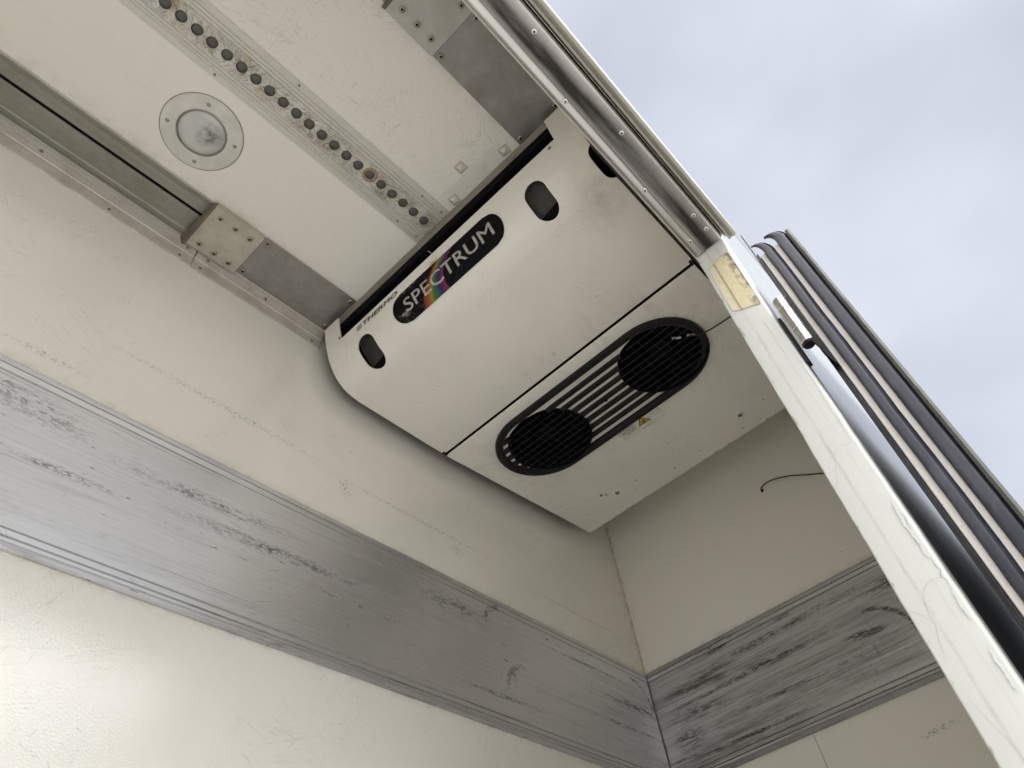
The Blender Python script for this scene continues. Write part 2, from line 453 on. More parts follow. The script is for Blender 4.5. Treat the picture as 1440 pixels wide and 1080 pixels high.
def mat_track():
    n = NT('scratched_painted_load_track', 0.38, 0.35)
    x, y, z = n.xyz()
    d = n.noise(1.6, 5, 0.65, n.mapped((1.2, 90, 60)))
    col = n.mix(n.remap(d, 0.3, 0.7), (0.58, 0.56, 0.52), (0.70, 0.68, 0.64))
    mid = n.remap(n.math('ABSOLUTE', n.math('SUBTRACT', y, -0.5)), 0.034, 0.022)
    s1 = n.scratches(PL_XY, (0.3, 1.0, 1.7, 2.5, -0.2), 13.0, 0.020, 0.50, 3.0)
    s2 = n.scratches(PL_XY, (0.6, 1.4, 2.1), 20.0, 0.022, 0.52, 8.0)
    k = n.mul(n.math('MAXIMUM', s1, s2), n.math('ADD', 0.15, n.mul(mid, 0.85)), 0.8)
    rust = n.mul(n.remap(n.noise(24, 5, 0.7), 0.50, 0.68), mid, 0.8)
    ring = n.mul(n.arc(x, y, -1.6385, -0.5, 0.017, 0.004), 0.9)
    gr = n.mul(n.remap(d, 0.56, 0.70), n.math('SUBTRACT', 1.0, mid), 0.5)
    col = n.mix(gr, col, (0.26, 0.22, 0.17))
    col = n.mix(rust, col, (0.40, 0.28, 0.14))
    col = n.mix(ring, col, (0.36, 0.16, 0.05))
    col = n.mix(k, col, (0.10, 0.085, 0.07))
    n.set('Base Color', col)
    n.set('Roughness', 0.4)
    n.bump(n.add(n.mul(d, 0.6), n.mul(k, -0.5)), 0.18, 0.0008)
    return n.m


def mat_post():
    n = NT('weathered_white_gelcoat_post', 0.42)
    x, y, z = n.xyz()
    col = n.mix(n.remap(n.noise(3, 4, 0.55), 0.3, 0.7), (0.645, 0.655, 0.625), (0.70, 0.71, 0.685))
    wob = n.math('ADD', y, n.mul(n.math('SUBTRACT', n.noise(14, 3, 0.6), 0.5), 0.006))
    l1 = n.mul(n.remap(n.math('ABSOLUTE', n.math('SUBTRACT', wob, -1.0445)), 0.0034, 0.0010), n.remap(n.noise(22, 4, 0.7, n.mapped((1, 1, 0.4))), 0.35, 0.65), 0.42)
    l2 = n.mul(n.remap(n.math('ABSOLUTE', n.math('SUBTRACT', wob, -1.066)), 0.0026, 0.0008), n.remap(n.noise(22, 4, 0.7, n.mapped((1, 1, 0.4), loc=(4, 2, 1))), 0.42, 0.7), 0.32)
    spk = n.mul(n.remap(n.noise(300, 3, 0.7), 0.66, 0.74), n.remap(n.noise(12, 3), 0.46, 0.6), 0.5)
    chip = n.mul(n.remap(y, -1.027, -1.0215), n.remap(n.noise(48, 4, 0.7, n.mapped((1, 1, 0.35))), 0.56, 0.62), 0.7)
    film = n.mul(n.remap(n.noise(7, 5, 0.65, n.mapped((1, 1, 0.3))), 0.48, 0.75), 0.14)
    col = n.mix(film, col, (0.50, 0.50, 0.45))
    col = n.mix(n.add(l1, l2), col, (0.36, 0.34, 0.29))
    col = n.mix(n.add(spk, chip), col, (0.24, 0.21, 0.16))
    n.set('Base Color', col)
    n.set('Roughness', n.remap(n.noise(30, 4, 0.6), 0.3, 0.7, 0.34, 0.5))
    c1 = n.bump(n.noise(160, 4, 0.6), 0.14, 0.0008)
    n.bump(n.noise(24, 3, 0.5), 0.12, 0.003, c1)
    return n.m


def mat_patch():
    n = NT('exposed_yellow_core', 0.7)
    x, y, z = n.xyz()
    g = n.noise(150, 5, 0.7, n.mapped((1, 1, 0.45), rot=(0.5, 0, 0)))
    col = n.mix(n.remap(g, 0.35, 0.65), (0.66, 0.57, 0.35), (0.76, 0.69, 0.48))
    line = n.mul(n.remap(n.math('ABSOLUTE', n.math('SUBTRACT', n.math('ADD', y, n.mul(n.noise(20, 3), 0.004)), -1.0425)), 0.0028, 0.0010), 0.7)
    brown = n.mul(n.remap(y, -1.064, -1.075), n.remap(n.noise(70, 5, 0.75, n.mapped((1, 1, 0.5))), 0.44, 0.58), 0.85)
    pale = n.mul(n.remap(y, -1.040, -1.036), n.remap(n.noise(18, 3), 0.3, 0.6), 0.8)
    col = n.mix(pale, col, (0.70, 0.69, 0.60))
    col = n.mix(line, col, (0.25, 0.21, 0.12))
    col = n.mix(brown, col, (0.20, 0.15, 0.12))
    n.set('Base Color', col)
    n.bump(g, 0.45, 0.0015)
    return n.m


def mat_door_core():
    n = NT('pitted_beige_door_core', 0.75)
    g = n.noise(60, 5, 0.7)
    col = n.mix(n.remap(g, 0.3, 0.7), (0.80, 0.755, 0.70), (0.87, 0.83, 0.785))
    pit = n.remap(n.voro(230), 0.16, 0.08)
    pit = n.mul(pit, n.remap(n.noise(60, 2), 0.52, 0.6))
    n.set('Base Color', n.mix(pit, col, (0.12, 0.08, 0.06)))
    n.bump(n.add(n.mul(g, 0.6), n.mul(pit, -0.6)), 0.4, 0.0012)
    return n.m


def mat_rubber(name, col, rough=0.45):
    n = NT(name, rough)
    g = n.noise(30, 6, 0.7, n.mapped((1, 1, 0.25)))
    chalk = n.add(n.mul(n.remap(n.noise(14, 6, 0.75, n.mapped((1, 1, 0.5))), 0.46, 0.72), 0.6), n.mul(n.remap(n.noise(90, 3, 0.7, n.mapped((1, 1, 0.15))), 0.62, 0.70), 0.5))
    c = n.mix(n.remap(g, 0.3, 0.7), tuple(k * 0.8 for k in col), tuple(k * 1.25 for k in col))
    n.set('Base Color', n.mix(chalk, c, (0.085, 0.088, 0.108)))
    n.set('Roughness', n.add(n.remap(g, 0.3, 0.7, rough * 0.8, rough * 1.2), n.mul(chalk, 0.2)))
    n.bump(n.noise(120, 3, 0.6, n.mapped((1, 1, 0.3))), 0.14, 0.0006)
    return n.m


def mat_badge():
    n = NT('black_gloss_badge', 0.2, 0.0, 0.10)
    n.set('Base Color', (0.006, 0.006, 0.008))
    scr = n.scratches(PL_XY, (0.4, 1.1, 2.1), 9.0, 0.010, 0.60, 4.0)
    n.set('Base Color', n.mix(n.mul(scr, 0.5), (0.006, 0.006, 0.008), (0.35, 0.33, 0.30)))
    x, y, z = n.xyz()
    w = n.mul(n.blob(y, z, -0.378, CZ - 0.151, 0.055, 0.014, 0, 0.8), n.remap(n.noise(120, 4, 0.7), 0.52, 0.58))
    w2 = n.mul(n.blob(y, z, -0.338, CZ - 0.205, 0.028, 0.012, 0, 0.8), n.remap(n.noise(90, 4, 0.75, n.mapped((1, 0.4, 1))), 0.5, 0.56))
    n.set('Base Color', n.mix(n.add(n.mul(scr, 0.35), n.mul(w, 0.7), n.mul(w2, 0.7)), (0.005, 0.005, 0.007), (0.45, 0.43, 0.40)))
    n.bump(n.noise(60, 3, 0.5), 0.08, 0.0006)
    return n.m


def mat_rainbow():
    n = NT('rainbow_print', 0.2)
    u = n.xyz(n.UV)[0]
    col = n.ramp(u, [(0.0, (0.10, 0.005, 0.003)), (0.08, (0.42, 0.02, 0.008)), (0.22, (0.50, 0.13, 0.01)), (0.34, (0.50, 0.36, 0.01)), (0.47, (0.06, 0.26, 0.03)),
                     (0.60, (0.012, 0.13, 0.20)), (0.72, (0.03, 0.015, 0.16)), (0.84, (0.14, 0.01, 0.18)), (0.93, (0.42, 0.01, 0.16)), (1.0, (0.06, 0.002, 0.03))])
    n.set('Base Color', n.mix(0.45, col, (0.0, 0.0, 0.0)))
    return n.m


def mat_lens():
    n = NT('frosted_dirty_lens', 0.22)
    x, y, z = n.xyz()
    blob = n.blob(x, y, -1.978, -0.318, 0.036, 0.028, 0.4, 0.9)
    blotch = n.mul(n.add(n.mul(blob, 0.7), n.mul(n.blob(x, y, -1.985, -0.297, 0.022, 0.026, 1.2, 0.9), 0.8)), n.remap(n.noise(55, 4, 0.65), 0.33, 0.62))
    col = n.mix(n.remap(n.noise(14, 3), 0.3, 0.7), (0.47, 0.47, 0.455), (0.60, 0.60, 0.585))
    line = n.mul(n.scratches(PL_XY, (0.4, 1.7), 40.0, 0.03, 0.5, 2.0), blob, 0.8)
    n.set('Base Color', n.mix(n.add(n.mul(blotch, 1.0), line), col, (0.03, 0.03, 0.03)))
    n.set('Coat Weight', 0.5)
    n.set('Coat Roughness', 0.08)
    return n.m


def mat_ground():
    n = NT('yard_concrete', 0.9)
    g = n.noise(1.2, 6, 0.6)
    n.set('Base Color', n.mix(n.remap(g, 0.3, 0.7), (0.44, 0.43, 0.405), (0.54, 0.528, 0.50)))
    n.bump(n.noise(40, 4), 0.3, 0.004)
    return n.m


M = dict(
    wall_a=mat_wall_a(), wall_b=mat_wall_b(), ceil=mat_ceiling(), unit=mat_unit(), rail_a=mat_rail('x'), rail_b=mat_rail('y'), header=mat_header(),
    cove=mat_alu('dull_corner_trim', (0.60, 0.57, 0.53), (0.28, 0.225, 0.155), 0.52, 0.45, 0.25),
    channel=mat_alu('greenish_anodised_channel', (0.34, 0.335, 0.295), (0.18, 0.145, 0.085), 0.40, 0.42, 0.55),
    bracket=mat_alu('stained_cast_bracket', (0.54, 0.50, 0.43), (0.28, 0.23, 0.15), 0.5, 0.5, 0.3, 'n'),
    flange_end=mat_alu('shaded_flange', (0.20, 0.175, 0.14), (0.14, 0.11, 0.07), 0.5, 0.55, 0.3, 'n'),  # bracket metal in a darker colour, for the flange face turned from the light
    bracket_pale=mat_alu('pale_cast_bracket', (0.50, 0.495, 0.475), (0.30, 0.28, 0.25), 0.35, 0.5, 0.35, 'n'),
    plate=mat_alu('grey_stainless_plate', (0.36, 0.345, 0.33), (0.16, 0.13, 0.11), 0.40, 0.36, 0.75, 'n'),
    trim=mat_alu('brown_stained_angle', (0.46, 0.42, 0.37), (0.18, 0.14, 0.09), 0.5, 0.40, 0.6, 'y'),
    track=mat_track(), post=mat_post(), patch=mat_patch(), core=mat_door_core(),
    gasket=mat_rubber('bluish_black_gasket', (0.027, 0.028, 0.041), 0.48), rubber=mat_rubber('black_rubber', (0.012, 0.012, 0.013), 0.4),
    door_edge=mat_alu('grey_door_edge', (0.11, 0.11, 0.098), (0.05, 0.05, 0.045), 0.5, 0.5, 0.3, 'n'),
    skin=mat_plain('glossy_white_outer_skin', (0.42, 0.425, 0.42), 0.10, 0.0, 0.7, 0.03, 6.0),
    gutter=mat_plain('cream_gutter', (0.25, 0.24, 0.20), 0.45, 0, 0.4, 0.14, 9),
    screw=mat_plain('dull_screw_steel', (0.36, 0.34, 0.31), 0.38, 0.85, 0.5, 0.3, 300),
    rivet=mat_plain('pale_rivet_aluminium', (0.66, 0.64, 0.62), 0.38, 0.8, 0.5, 0.2, 300),
    black=mat_plain('black_plastic', (0.009, 0.009, 0.010), 0.5, 0, 0.3, 0.3, 60, 0.1),
    void=mat_plain('dark_casing', (0.004, 0.004, 0.006), 0.75, 0, 0.12, 0.3, 30),
    grey=mat_plain('grey_inner_plastic', (0.060, 0.058, 0.052), 0.5, 0, 0.4, 0.3, 40),
    wire=mat_plain('dark_wire', (0.018, 0.0175, 0.0175), 0.45, 0.2, 0.5, 0.2, 80),
    socket=mat_plain('grey_socket', (0.082, 0.080, 0.072), 0.5, 0, 0.5, 0.35, 60, 0.3),
    flange=mat_plain('lamp_flange_paint', (0.62, 0.61, 0.565), 0.4, 0, 0.5, 0.10, 22, 0.1),
    steel=mat_plain('brushed_hinge_steel', (0.66, 0.64, 0.61), 0.22, 1.0, 0.5, 0.12, 50),
    rim=mat_plain('lamp_rim', (0.26, 0.255, 0.24), 0.35, 0.2, 0.5, 0.2, 40), badge=mat_badge(), rainbow=mat_rainbow(), lens=mat_lens(),
    silver=mat_plain('silver_letters', (0.48, 0.47, 0.45), 0.3, 0.35, 0.5, 0.25, 120),
    ink=mat_plain('black_print', (0.02, 0.02, 0.02), 0.5, 0, 0.4, 0.3, 90),
    yellow=mat_plain('warning_yellow', (0.62, 0.36, 0.015), 0.45, 0, 0.5, 0.1, 60),
    film=mat_plain('aged_label_film', (0.72, 0.70, 0.635), 0.28, 0, 0.5, 0.08, 30),
    seal=mat_plain('yellowed_sealant', (0.56, 0.50, 0.38), 0.55, 0, 0.4, 0.35, 34, 0.5),
    crack=mat_plain('crack_dirt', (0.26, 0.235, 0.18), 0.8, 0, 0.2, 0.4, 70),
    flake=mat_plain('lifted_paint', (0.70, 0.71, 0.69), 0.3, 0, 0.5, 0.04, 60, 0.2),
    tape=mat_plain('pale_tape', (0.72, 0.705, 0.66), 0.3, 0, 0.5, 0.04, 20), stud_edge=mat_plain('stud_edge', (0.30, 0.25, 0.18), 0.5), stud=mat_plain('translucent_stud', (0.66, 0.63, 0.56), 0.35, 0, 0.5, 0.15, 60),
    white=mat_plain('white_connector', (0.70, 0.70, 0.68), 0.4),
    ground=mat_ground(), floor=mat_plain('worn_truck_floor', (0.32, 0.31, 0.29), 0.55, 0.1, 0.5, 0.2, 14, 0.2),
)


# ------------------------------------------------------------------ object helpers
def tag(o, label=None, cat=None, group=None, kind=None):
    if label: o['label'] = label
    if cat: o['category'] = cat
    if group: o['group'] = group
    if kind: o['kind'] = kind
    return o


def link(o, parent=None):
    C.objects.link(o)
    if parent is not None:
        o.parent = parent
    return o


def thing(name, label, cat, group=None):
    return tag(link(bpy.data.objects.new(name, None)), label, cat, group)


def smooth_by_angle(me, ang=35):
    bm = bmesh.new(); bm.from_mesh(me)
    for f in bm.faces: f.smooth = True
    for e in bm.edges:
        if len(e.link_faces) == 2 and e.calc_face_angle(0) > rad(ang):
            e.smooth = False
        elif len(e.link_faces) != 2:
            e.smooth = False
    bm.to_mesh(me); bm.free()


def obj(name, bm, mat, parent=None, smooth=35, fix=True):
    if fix:
        bmesh.ops.recalc_face_normals(bm, faces=bm.faces)
    me = bpy.data.meshes.new(name)
    bm.to_mesh(me); bm.free()
    for k in (mat if isinstance(mat, (list, tuple)) else [mat]):
        me.materials.append(k)
    if smooth:
        smooth_by_angle(me, smooth)
    return link(bpy.data.objects.new(name, me), parent)


def box(bm, a, b, bevel=0.0, seg=2):
    a = Vector(a); b = Vector(b)
    mtx = Matrix.Translation((a + b) / 2) @ Matrix.Diagonal((*(Vector((abs(b[i] - a[i]) for i in range(3)))), 1))
    r = bmesh.ops.create_cube(bm, size=1.0, matrix=mtx)
    if bevel:
        es = {e for v in r['verts'] for e in v.link_edges}
        bmesh.ops.bevel(bm, geom=list(es), offset=bevel, segments=seg, affect='EDGES', profile=0.5)
    return bm


def nbox(name, a, b, mat, parent=None, bevel=0.0, seg=2):
    return obj(name, box(bmesh.new(), a, b, bevel, seg), mat, parent)


def extrude(bm, pts, axis, a, b, closed=True, cuts=1):
    """sweep a 2-D outline along an axis; pts are (y,z) for 'x', (x,z) for 'y', (x,y) for 'z'"""
    def P(p, t):
        return {'x': (t, p[0], p[1]), 'y': (p[0], t, p[1]), 'z': (p[0], p[1], t)}[axis]
    rings = [[bm.verts.new(P(p, a + (b - a) * k / cuts)) for p in pts] for k in range(cuts + 1)]
    n = len(pts)
    for r0, r1 in zip(rings, rings[1:]):
        for i in range(n if closed else n - 1):
            j = (i + 1) % n
            bm.faces.new((r0[i], r0[j], r1[j], r1[i]))
    if closed:
        bm.faces.new(rings[0]); bm.faces.new(rings[-1])
    return bm


def lathe(bm, prof, origin, axis=Vector((0, 0, -1)), seg=24, mats=None):
    """prof: (radius, height along axis)"""
    axis = axis.normalized()
    u = axis.orthogonal().normalized(); v = axis.cross(u)
    o = Vector(origin)
    rings = []
    for r, h in prof:
        if r < 1e-7:
            rings.append([bm.verts.new(o + axis * h)])
        else:
            rings.append([bm.verts.new(o + axis * h + (u * math.cos(2 * math.pi * k / seg) + v * math.sin(2 * math.pi * k / seg)) * r) for k in range(seg)])
    for i, (r0, r1) in enumerate(zip(rings, rings[1:])):
        for k in range(seg):
            j = (k + 1) % seg
            if len(r0) == 1 and len(r1) == 1: continue
            if len(r0) == 1: f = bm.faces.new((r0[0], r1[k], r1[j]))
            elif len(r1) == 1: f = bm.faces.new((r0[k], r0[j], r1[0]))
            else: f = bm.faces.new((r0[k], r0[j], r1[j], r1[k]))
            if mats: f.material_index = mats[i]
    return bm


def tube(bm, pts, r, seg=8, taper=None):
    pts = [Vector(p) for p in pts]
    rings = []
    up = None
    for i, p in enumerate(pts):
        d = (pts[min(i + 1, len(pts) - 1)] - pts[max(i - 1, 0)]).normalized()
        u = d.orthogonal().normalized() if up is None else (up - d * up.dot(d)).normalized()
        up = u
        v = d.cross(u)
        rr = r * (taper[i] if taper else 1.0)
        rings.append([bm.verts.new(p + (u * math.cos(2 * math.pi * k / seg) + v * math.sin(2 * math.pi * k / seg)) * rr) for k in range(seg)])
    for a, b in zip(rings, rings[1:]):
        for k in range(seg):
            bm.faces.new((a[k], a[(k + 1) % seg], b[(k + 1) % seg], b[k]))
    bm.faces.new(rings[0]); bm.faces.new(rings[-1])
    return bm


def spline(pts, n=8):
    pts = [Vector(p) for p in pts]
    out = []
    for i in range(len(pts) - 1):
        p0, p1, p2, p3 = pts[max(i - 1, 0)], pts[i], pts[i + 1], pts[min(i + 2, len(pts) - 1)]
        for k in range(n):
            t = k / n
            out.append(0.5 * ((2 * p1) + (p2 - p0) * t + (2 * p0 - 5 * p1 + 4 * p2 - p3) * t * t + (3 * p1 - p0 - 3 * p2 + p3) * t ** 3))
    out.append(pts[-1])
    return out


def stadium(cu, cv, half_len, r, seg=14):
    """outline of a pill whose long axis runs along u"""
    out = []
    for k in range(seg + 1):
        a = -math.pi / 2 + math.pi * k / seg
        out.append((cu + half_len + r * math.cos(a), cv + r * math.sin(a)))
    for k in range(seg + 1):
        a = math.pi / 2 + math.pi * k / seg
        out.append((cu - half_len + r * math.cos(a), cv + r * math.sin(a)))
    return out


def cut_out(o, cutter_bm):
    """boolean difference baked into the object's own mesh"""
    bmesh.ops.recalc_face_normals(cutter_bm, faces=cutter_bm.faces)
    me = bpy.data.meshes.new('cut'); cutter_bm.to_mesh(me); cutter_bm.free()
    c = bpy.data.objects.new('cut', me); C.objects.link(c)
    md = o.modifiers.new('cut', 'BOOLEAN'); md.operation = 'DIFFERENCE'; md.object = c; md.solver = 'EXACT'
    dg = bpy.context.evaluated_depsgraph_get()
    new = bpy.data.meshes.new_from_object(o.evaluated_get(dg))
    o.modifiers.clear()
    old = o.data; o.data = new; new.name = old.name
    bpy.data.objects.remove(c); bpy.data.meshes.remove(me)
    smooth_by_angle(o.data, 30)


def screw_mesh(name, r, h, hole, mats, seg=14):
    bm = bmesh.new()
    prof = [(0, h * 0.2), (hole, h * 0.2), (hole, h * 0.98), (r * 0.55, h), (r * 0.86, h * 0.72), (r, h * 0.25), (r, -0.0005)]
    lathe(bm, prof, (0, 0, 0), Vector((0, 0, -1)), seg, [1, 1, 0, 0, 0, 0])
    bmesh.ops.recalc_face_normals(bm, faces=bm.faces)
    me = bpy.data.meshes.new(name); bm.to_mesh(me); bm.free()
    for k in mats: me.materials.append(k)
    smooth_by_angle(me, 50)
    return me


SCREW = screw_mesh('screw', 0.0078, 0.0032, 0.0030, [M['screw'], M['void']])
SMALL = screw_mesh('screw', 0.0050, 0.0024, 0.0018, [M['screw'], M['void']])
RIVET = screw_mesh('rivet', 0.0062, 0.0020, 0.0022, [M['rivet'], M['void']])
WASHER_bm = lathe(bmesh.new(), [(0.0075, 0.0), (0.0075, 0.0010), (0.0120, 0.0010), (0.0132, -0.0004)], (0, 0, 0), Vector((0, 0, -1)), 18)
bmesh.ops.recalc_face_normals(WASHER_bm, faces=WASHER_bm.faces)
WASHER = bpy.data.meshes.new('washer'); WASHER_bm.to_mesh(WASHER); WASHER_bm.free(); WASHER.materials.append(M['bracket'])


def put(name, me, loc, normal, parent):
    """a small fixing of shared mesh; its head faces along normal"""
    o = bpy.data.objects.new(name, me)
    o.location = loc
    q = Vector((0, 0, -1)).rotation_difference(Vector(normal))
    o.rotation_mode = 'QUATERNION'
    o.rotation_quaternion = q
    return link(o, parent)


DN = (0, 0, -1)

# ------------------------------------------------------------------ the setting
g = bmesh.new(); bmesh.ops.create_grid(g, x_segments=2, y_segments=2, size=700)
tag(obj('ground', g, M['ground']), kind='structure')
tag(nbox('floor', (-3.2, -1.085, 0.90), (0.06, 0.06, 1.0), M['floor']), kind='structure')
XR = -3.2                                   # rear end of the box
# long wall opposite the doorway, end wall behind the cooler
tag(nbox('side_wall', (XR, 0.0, 1.0), (0.06, 0.06, CZ + 0.09), M['wall_a']), kind='structure')
tag(nbox('front_wall', (0.0, -1.054, 1.0), (0.06, -0.0005, CZ + 0.09), M['wall_b']), kind='structure')
tag(nbox('rear_wall', (XR - 0.06, -1.0855, 1.0), (XR, 0.06, CZ + 0.09), M['wall_b']), kind='structure')
# ceiling: white middle panel, raised shelf above the side channels
c = bmesh.new()
extrude(c, [(-1.02, CZ + 0.034), (-0.835, CZ + 0.034), (-0.835, CZ), (-0.165, CZ), (-0.165, CZ + 0.034), (0, CZ + 0.034), (0, CZ + 0.06), (-1.02, CZ + 0.06)], 'x', XR, 0.0)
tag(obj('ceiling', c, M['ceil']), kind='structure')
tag(nbox('roof', (XR - 0.06, -1.0865, CZ + 0.092), (0.06, 0.06, CZ + 0.12), M['skin']), kind='structure')
# wall on the doorway's side: beyond the post, and above the lintel
d = bmesh.new()
box(d, (-1.1045, -1.0855, 1.0), (-0.0005, -1.02, CZ + 0.09))
box(d, (-0.0005, -1.0855, 1.0), (0.70, -1.0853 + 0.03, CZ + 0.09))  # unseen stretch past the front wall, added for the skin's dark reflection
box(d, (XR, -1.0855, 2.832), (-1.1055, -1.021, CZ + 0.09))
tag(obj('door_side_wall', d, M['skin'], None, 0), kind='structure')


d = bmesh.new()
box(d, (-1.1040, -1.0195, 1.0), (-0.0005, -1.0150, CZ + 0.03))
box(d, (XR, -1.0200, 2.836), (-1.1050, -1.0150, CZ + 0.03))
tag(obj('door_side_lining', d, M['wall_b'], None, 0), kind='structure')


# ------------------------------------------------------------------ aluminium kick rails
def rail_profile():
    """(offset from wall, height) of the extruded rail, bottom to top"""
    b, t = 2.274, 2.645
    return [(0.0, b), (0.008, b - 0.001), (0.0112, b + 0.002), (0.0118, b + 0.007), (0.0100, b + 0.0115), (0.0060, b + 0.0125), (0.0060, b + 0.0195), (0.0038, b + 0.0200),
            (0.0038, b + 0.0225), (0.0060, b + 0.0230), (0.0060, b + 0.0345), (0.0040, b + 0.0350), (0.0040, b + 0.0370), (0.0062, b + 0.0375),
            (0.0062, t - 0.033), (0.0040, t - 0.0325), (0.0040, t - 0.0300), (0.0064, t - 0.0295), (0.0078, t - 0.0180), (0.0045, t - 0.0175), (0.0045, t - 0.0155),
            (0.0085, t - 0.0150), (0.0090, t - 0.0060), (0.0070, t - 0.0012), (0.0, t)]


rp = rail_profile()
b = bmesh.new(); extrude(b, [(-o, z) for o, z in rp], 'x', XR, -0.0125, cuts=1)
tag(obj('kick_rail', b, M['rail_a'], None, 28), 'wide scuffed aluminium rail along the long white wall below the lamp side', 'wall rail', 'aluminium rails on the walls')
b = bmesh.new(); extrude(b, [(-o, z) for o, z in rp], 'y', -1.019, -0.0005, cuts=1)
tag(obj('kick_rail', b, M['rail_b'], None, 28), 'black-smeared aluminium rail across the short end wall under the cooler', 'wall rail', 'aluminium rails on the walls')
# sealant in the corner of the two walls
b = bmesh.new()
zs = [2.648 + k * 0.012 for k in range(53)]
rings = []
for z in zs:
    w = 0.0060 + 0.0035 * mnoise.noise((0, 0, z * 31)) + 0.0025 * mnoise.noise((3, 0, z * 90))
    w2 = 0.0060 + 0.0035 * mnoise.noise((7, 0, z * 29)) + 0.0025 * mnoise.noise((9, 0, z * 85))
    rings.append([b.verts.new((0.0005, -w2 - 0.001, z)), b.verts.new((-0.0022, -0.0022, z)), b.verts.new((-w - 0.001, 0.0004, z))])
for r0, r1 in zip(rings, rings[1:]):
    for k in range(2):
        b.faces.new((r0[k], r0[k + 1], r1[k + 1], r1[k]))
tag(obj('sealant_bead', b, M['seal'], None, 60), 'yellowed sealant running down the corner between the two white walls', 'sealant')


# ------------------------------------------------------------------ side channels, corner trims, brackets and plates on the ceiling
def side_channel(sgn, off, x1, label):
    """sgn +1: channel by the long wall; -1: mirrored to the doorway side"""
    t = thing('side_channel', label, 'ceiling channel', 'slotted channels along the ceiling edges')
    Y = lambda y: off + sgn * y
    pr = [(-0.1648, 0.0335), (-0.1648, 0.0005), (-0.1600, -0.0022), (-0.1575, 0.0035), (-0.1525, 0.0045), (-0.1500, 0.0105), (-0.1440, 0.0115), (-0.1415, 0.0165), (-0.1380, 0.0170),
          (-0.1360, 0.0150), (-0.1060, 0.0150), (-0.1050, 0.0160), (-0.1050, 0.0320), (-0.0965, 0.0320), (-0.0965, 0.0150), (-0.0440, 0.0150), (-0.0420, 0.0120), (-0.0395, 0.0140), (-0.0360, 0.0100),
          (-0.0330, 0.0120), (-0.0300, 0.0070), (-0.0270, 0.0080), (-0.0245, 0.0010), (-0.0205, -0.0012), (-0.0205, 0.0335)]
    b = bmesh.new(); extrude(b, [(Y(y), CZ + z) for y, z in pr], 'x', XR + 0.002, x1)
    obj('channel_body', b, M['channel'], t, 25)
    b = bmesh.new(); box(b, (XR + 0.003, Y(-0.1045), CZ + 0.017), (x1 - 0.004, Y(-0.0970), CZ + 0.0305))
    obj('slot_insert', b, M['void'], t)
    return t


side_channel(1, 0.0, -1.80, 'greenish slotted channel between the lamp and the long wall')
side_channel(-1, -1.0, -1.80, 'slotted channel end above the doorway, behind the upper bracket')


def corner_trim(x0, x1, label, screws):
    t = thing('corner_trim', label, 'corner trim', 'trims in the corner of ceiling and long wall')
    pr = [(-0.0203, -0.0022), (-0.0185, -0.0060), (-0.0150, -0.0200), (-0.0118, -0.0290), (-0.0105, -0.0335), (-0.0082, -0.0350), (-0.0080, -0.0395), (-0.0062, -0.0520), (-0.0048, -0.0640), (-0.0030, -0.0700), (-0.0003, -0.0715),
          (-0.0003, -0.0022)]
    b = bmesh.new(); extrude(b, [(y, CZ + z) for y, z in pr], 'x', x0, x1)
    obj('trim_strip', b, M['cove'], t, 40)
    nrm = Vector((0, -0.93, -0.36))
    for x, low in screws:
        y, z = (-0.0050, -0.0585) if low else (-0.0148, -0.0215)
        put('screw', SMALL, (x, y, CZ + z), nrm, t)
    return t


corner_trim(XR + 0.002, -1.8325, 'longer pinkish-grey corner trim running left from the joint at the bracket', [(-2.237, 0), (-2.055, 1), (-2.45, 0), (-1.857, 0), (-1.866, 1), (-2.70, 1)])
corner_trim(-1.8295, -1.415, 'shorter corner trim running right from the joint to the cooler', [(-1.797, 0), (-1.806, 1), (-1.615, 0), (-1.445, 1)])


def bracket(sgn, off, label, mat):
    t = thing('end_bracket', label, 'bracket', 'screwed brackets at the ceiling channel ends')
    Y = lambda y: off + sgn * y
    # thick plate with a lip bent up at its free end
    b = bmesh.new()
    pr = [(-1.726, CZ - 0.0170), (-1.726, CZ - 0.0005), (-1.868, CZ - 0.0005), (-1.868, CZ - 0.0170)]
    extrude(b, pr, 'y', Y(-0.172), Y(-0.022))
    bmesh.ops.bevel(b, geom=[e for e in b.edges if abs(e.verts[0].co.y - e.verts[1].co.y) < 1e-6], offset=0.0016, segments=2, affect='EDGES')
    # splayed end flange, wider towards the near wall
    f = bmesh.new()
    q = []
    for y, w, dn, top in ((-0.1725, 0.001, 0.003, -0.015), (-0.100, 0.005, 0.005, -0.009), (-0.010, 0.011, 0.008, 0.000)):
        q.append([f.verts.new(p) for p in ((-1.8672, Y(y), CZ - 0.0172), (-1.8760, Y(y), CZ - 0.0190 - dn * 0.3), (-1.8760 - w, Y(y), CZ + top), (-1.8740 - w * 0.4, Y(y), CZ + top + 0.002), (-1.8672, Y(y), CZ - 0.004))])
    for r0, r1 in zip(q, q[1:]):
        for i in range(5):
            f.faces.new((r0[i], r0[(i + 1) % 5], r1[(i + 1) % 5], r1[i]))
    f.faces.new(q[0]); f.faces.new(q[-1])
    obj('end_flange', f, M['flange_end'], t, 25)
    obj('bracket_plate', b, mat, t, 30)
    for x in (-1.841, -1.797, -1.754):
        for y in (-0.144, -0.044):
            put('washer', WASHER, (x, Y(y), CZ - 0.0170), DN, t)
            put('screw', SCREW, (x, Y(y), CZ - 0.0172), DN, t)
    return t


bracket(1, 0.0, 'stained screwed bracket by the long wall, next to the corner trim joint', M['bracket'])
bracket(-1, -1.0, 'paler screwed bracket above the doorway lintel, at the top of the photo', M['bracket_pale'])


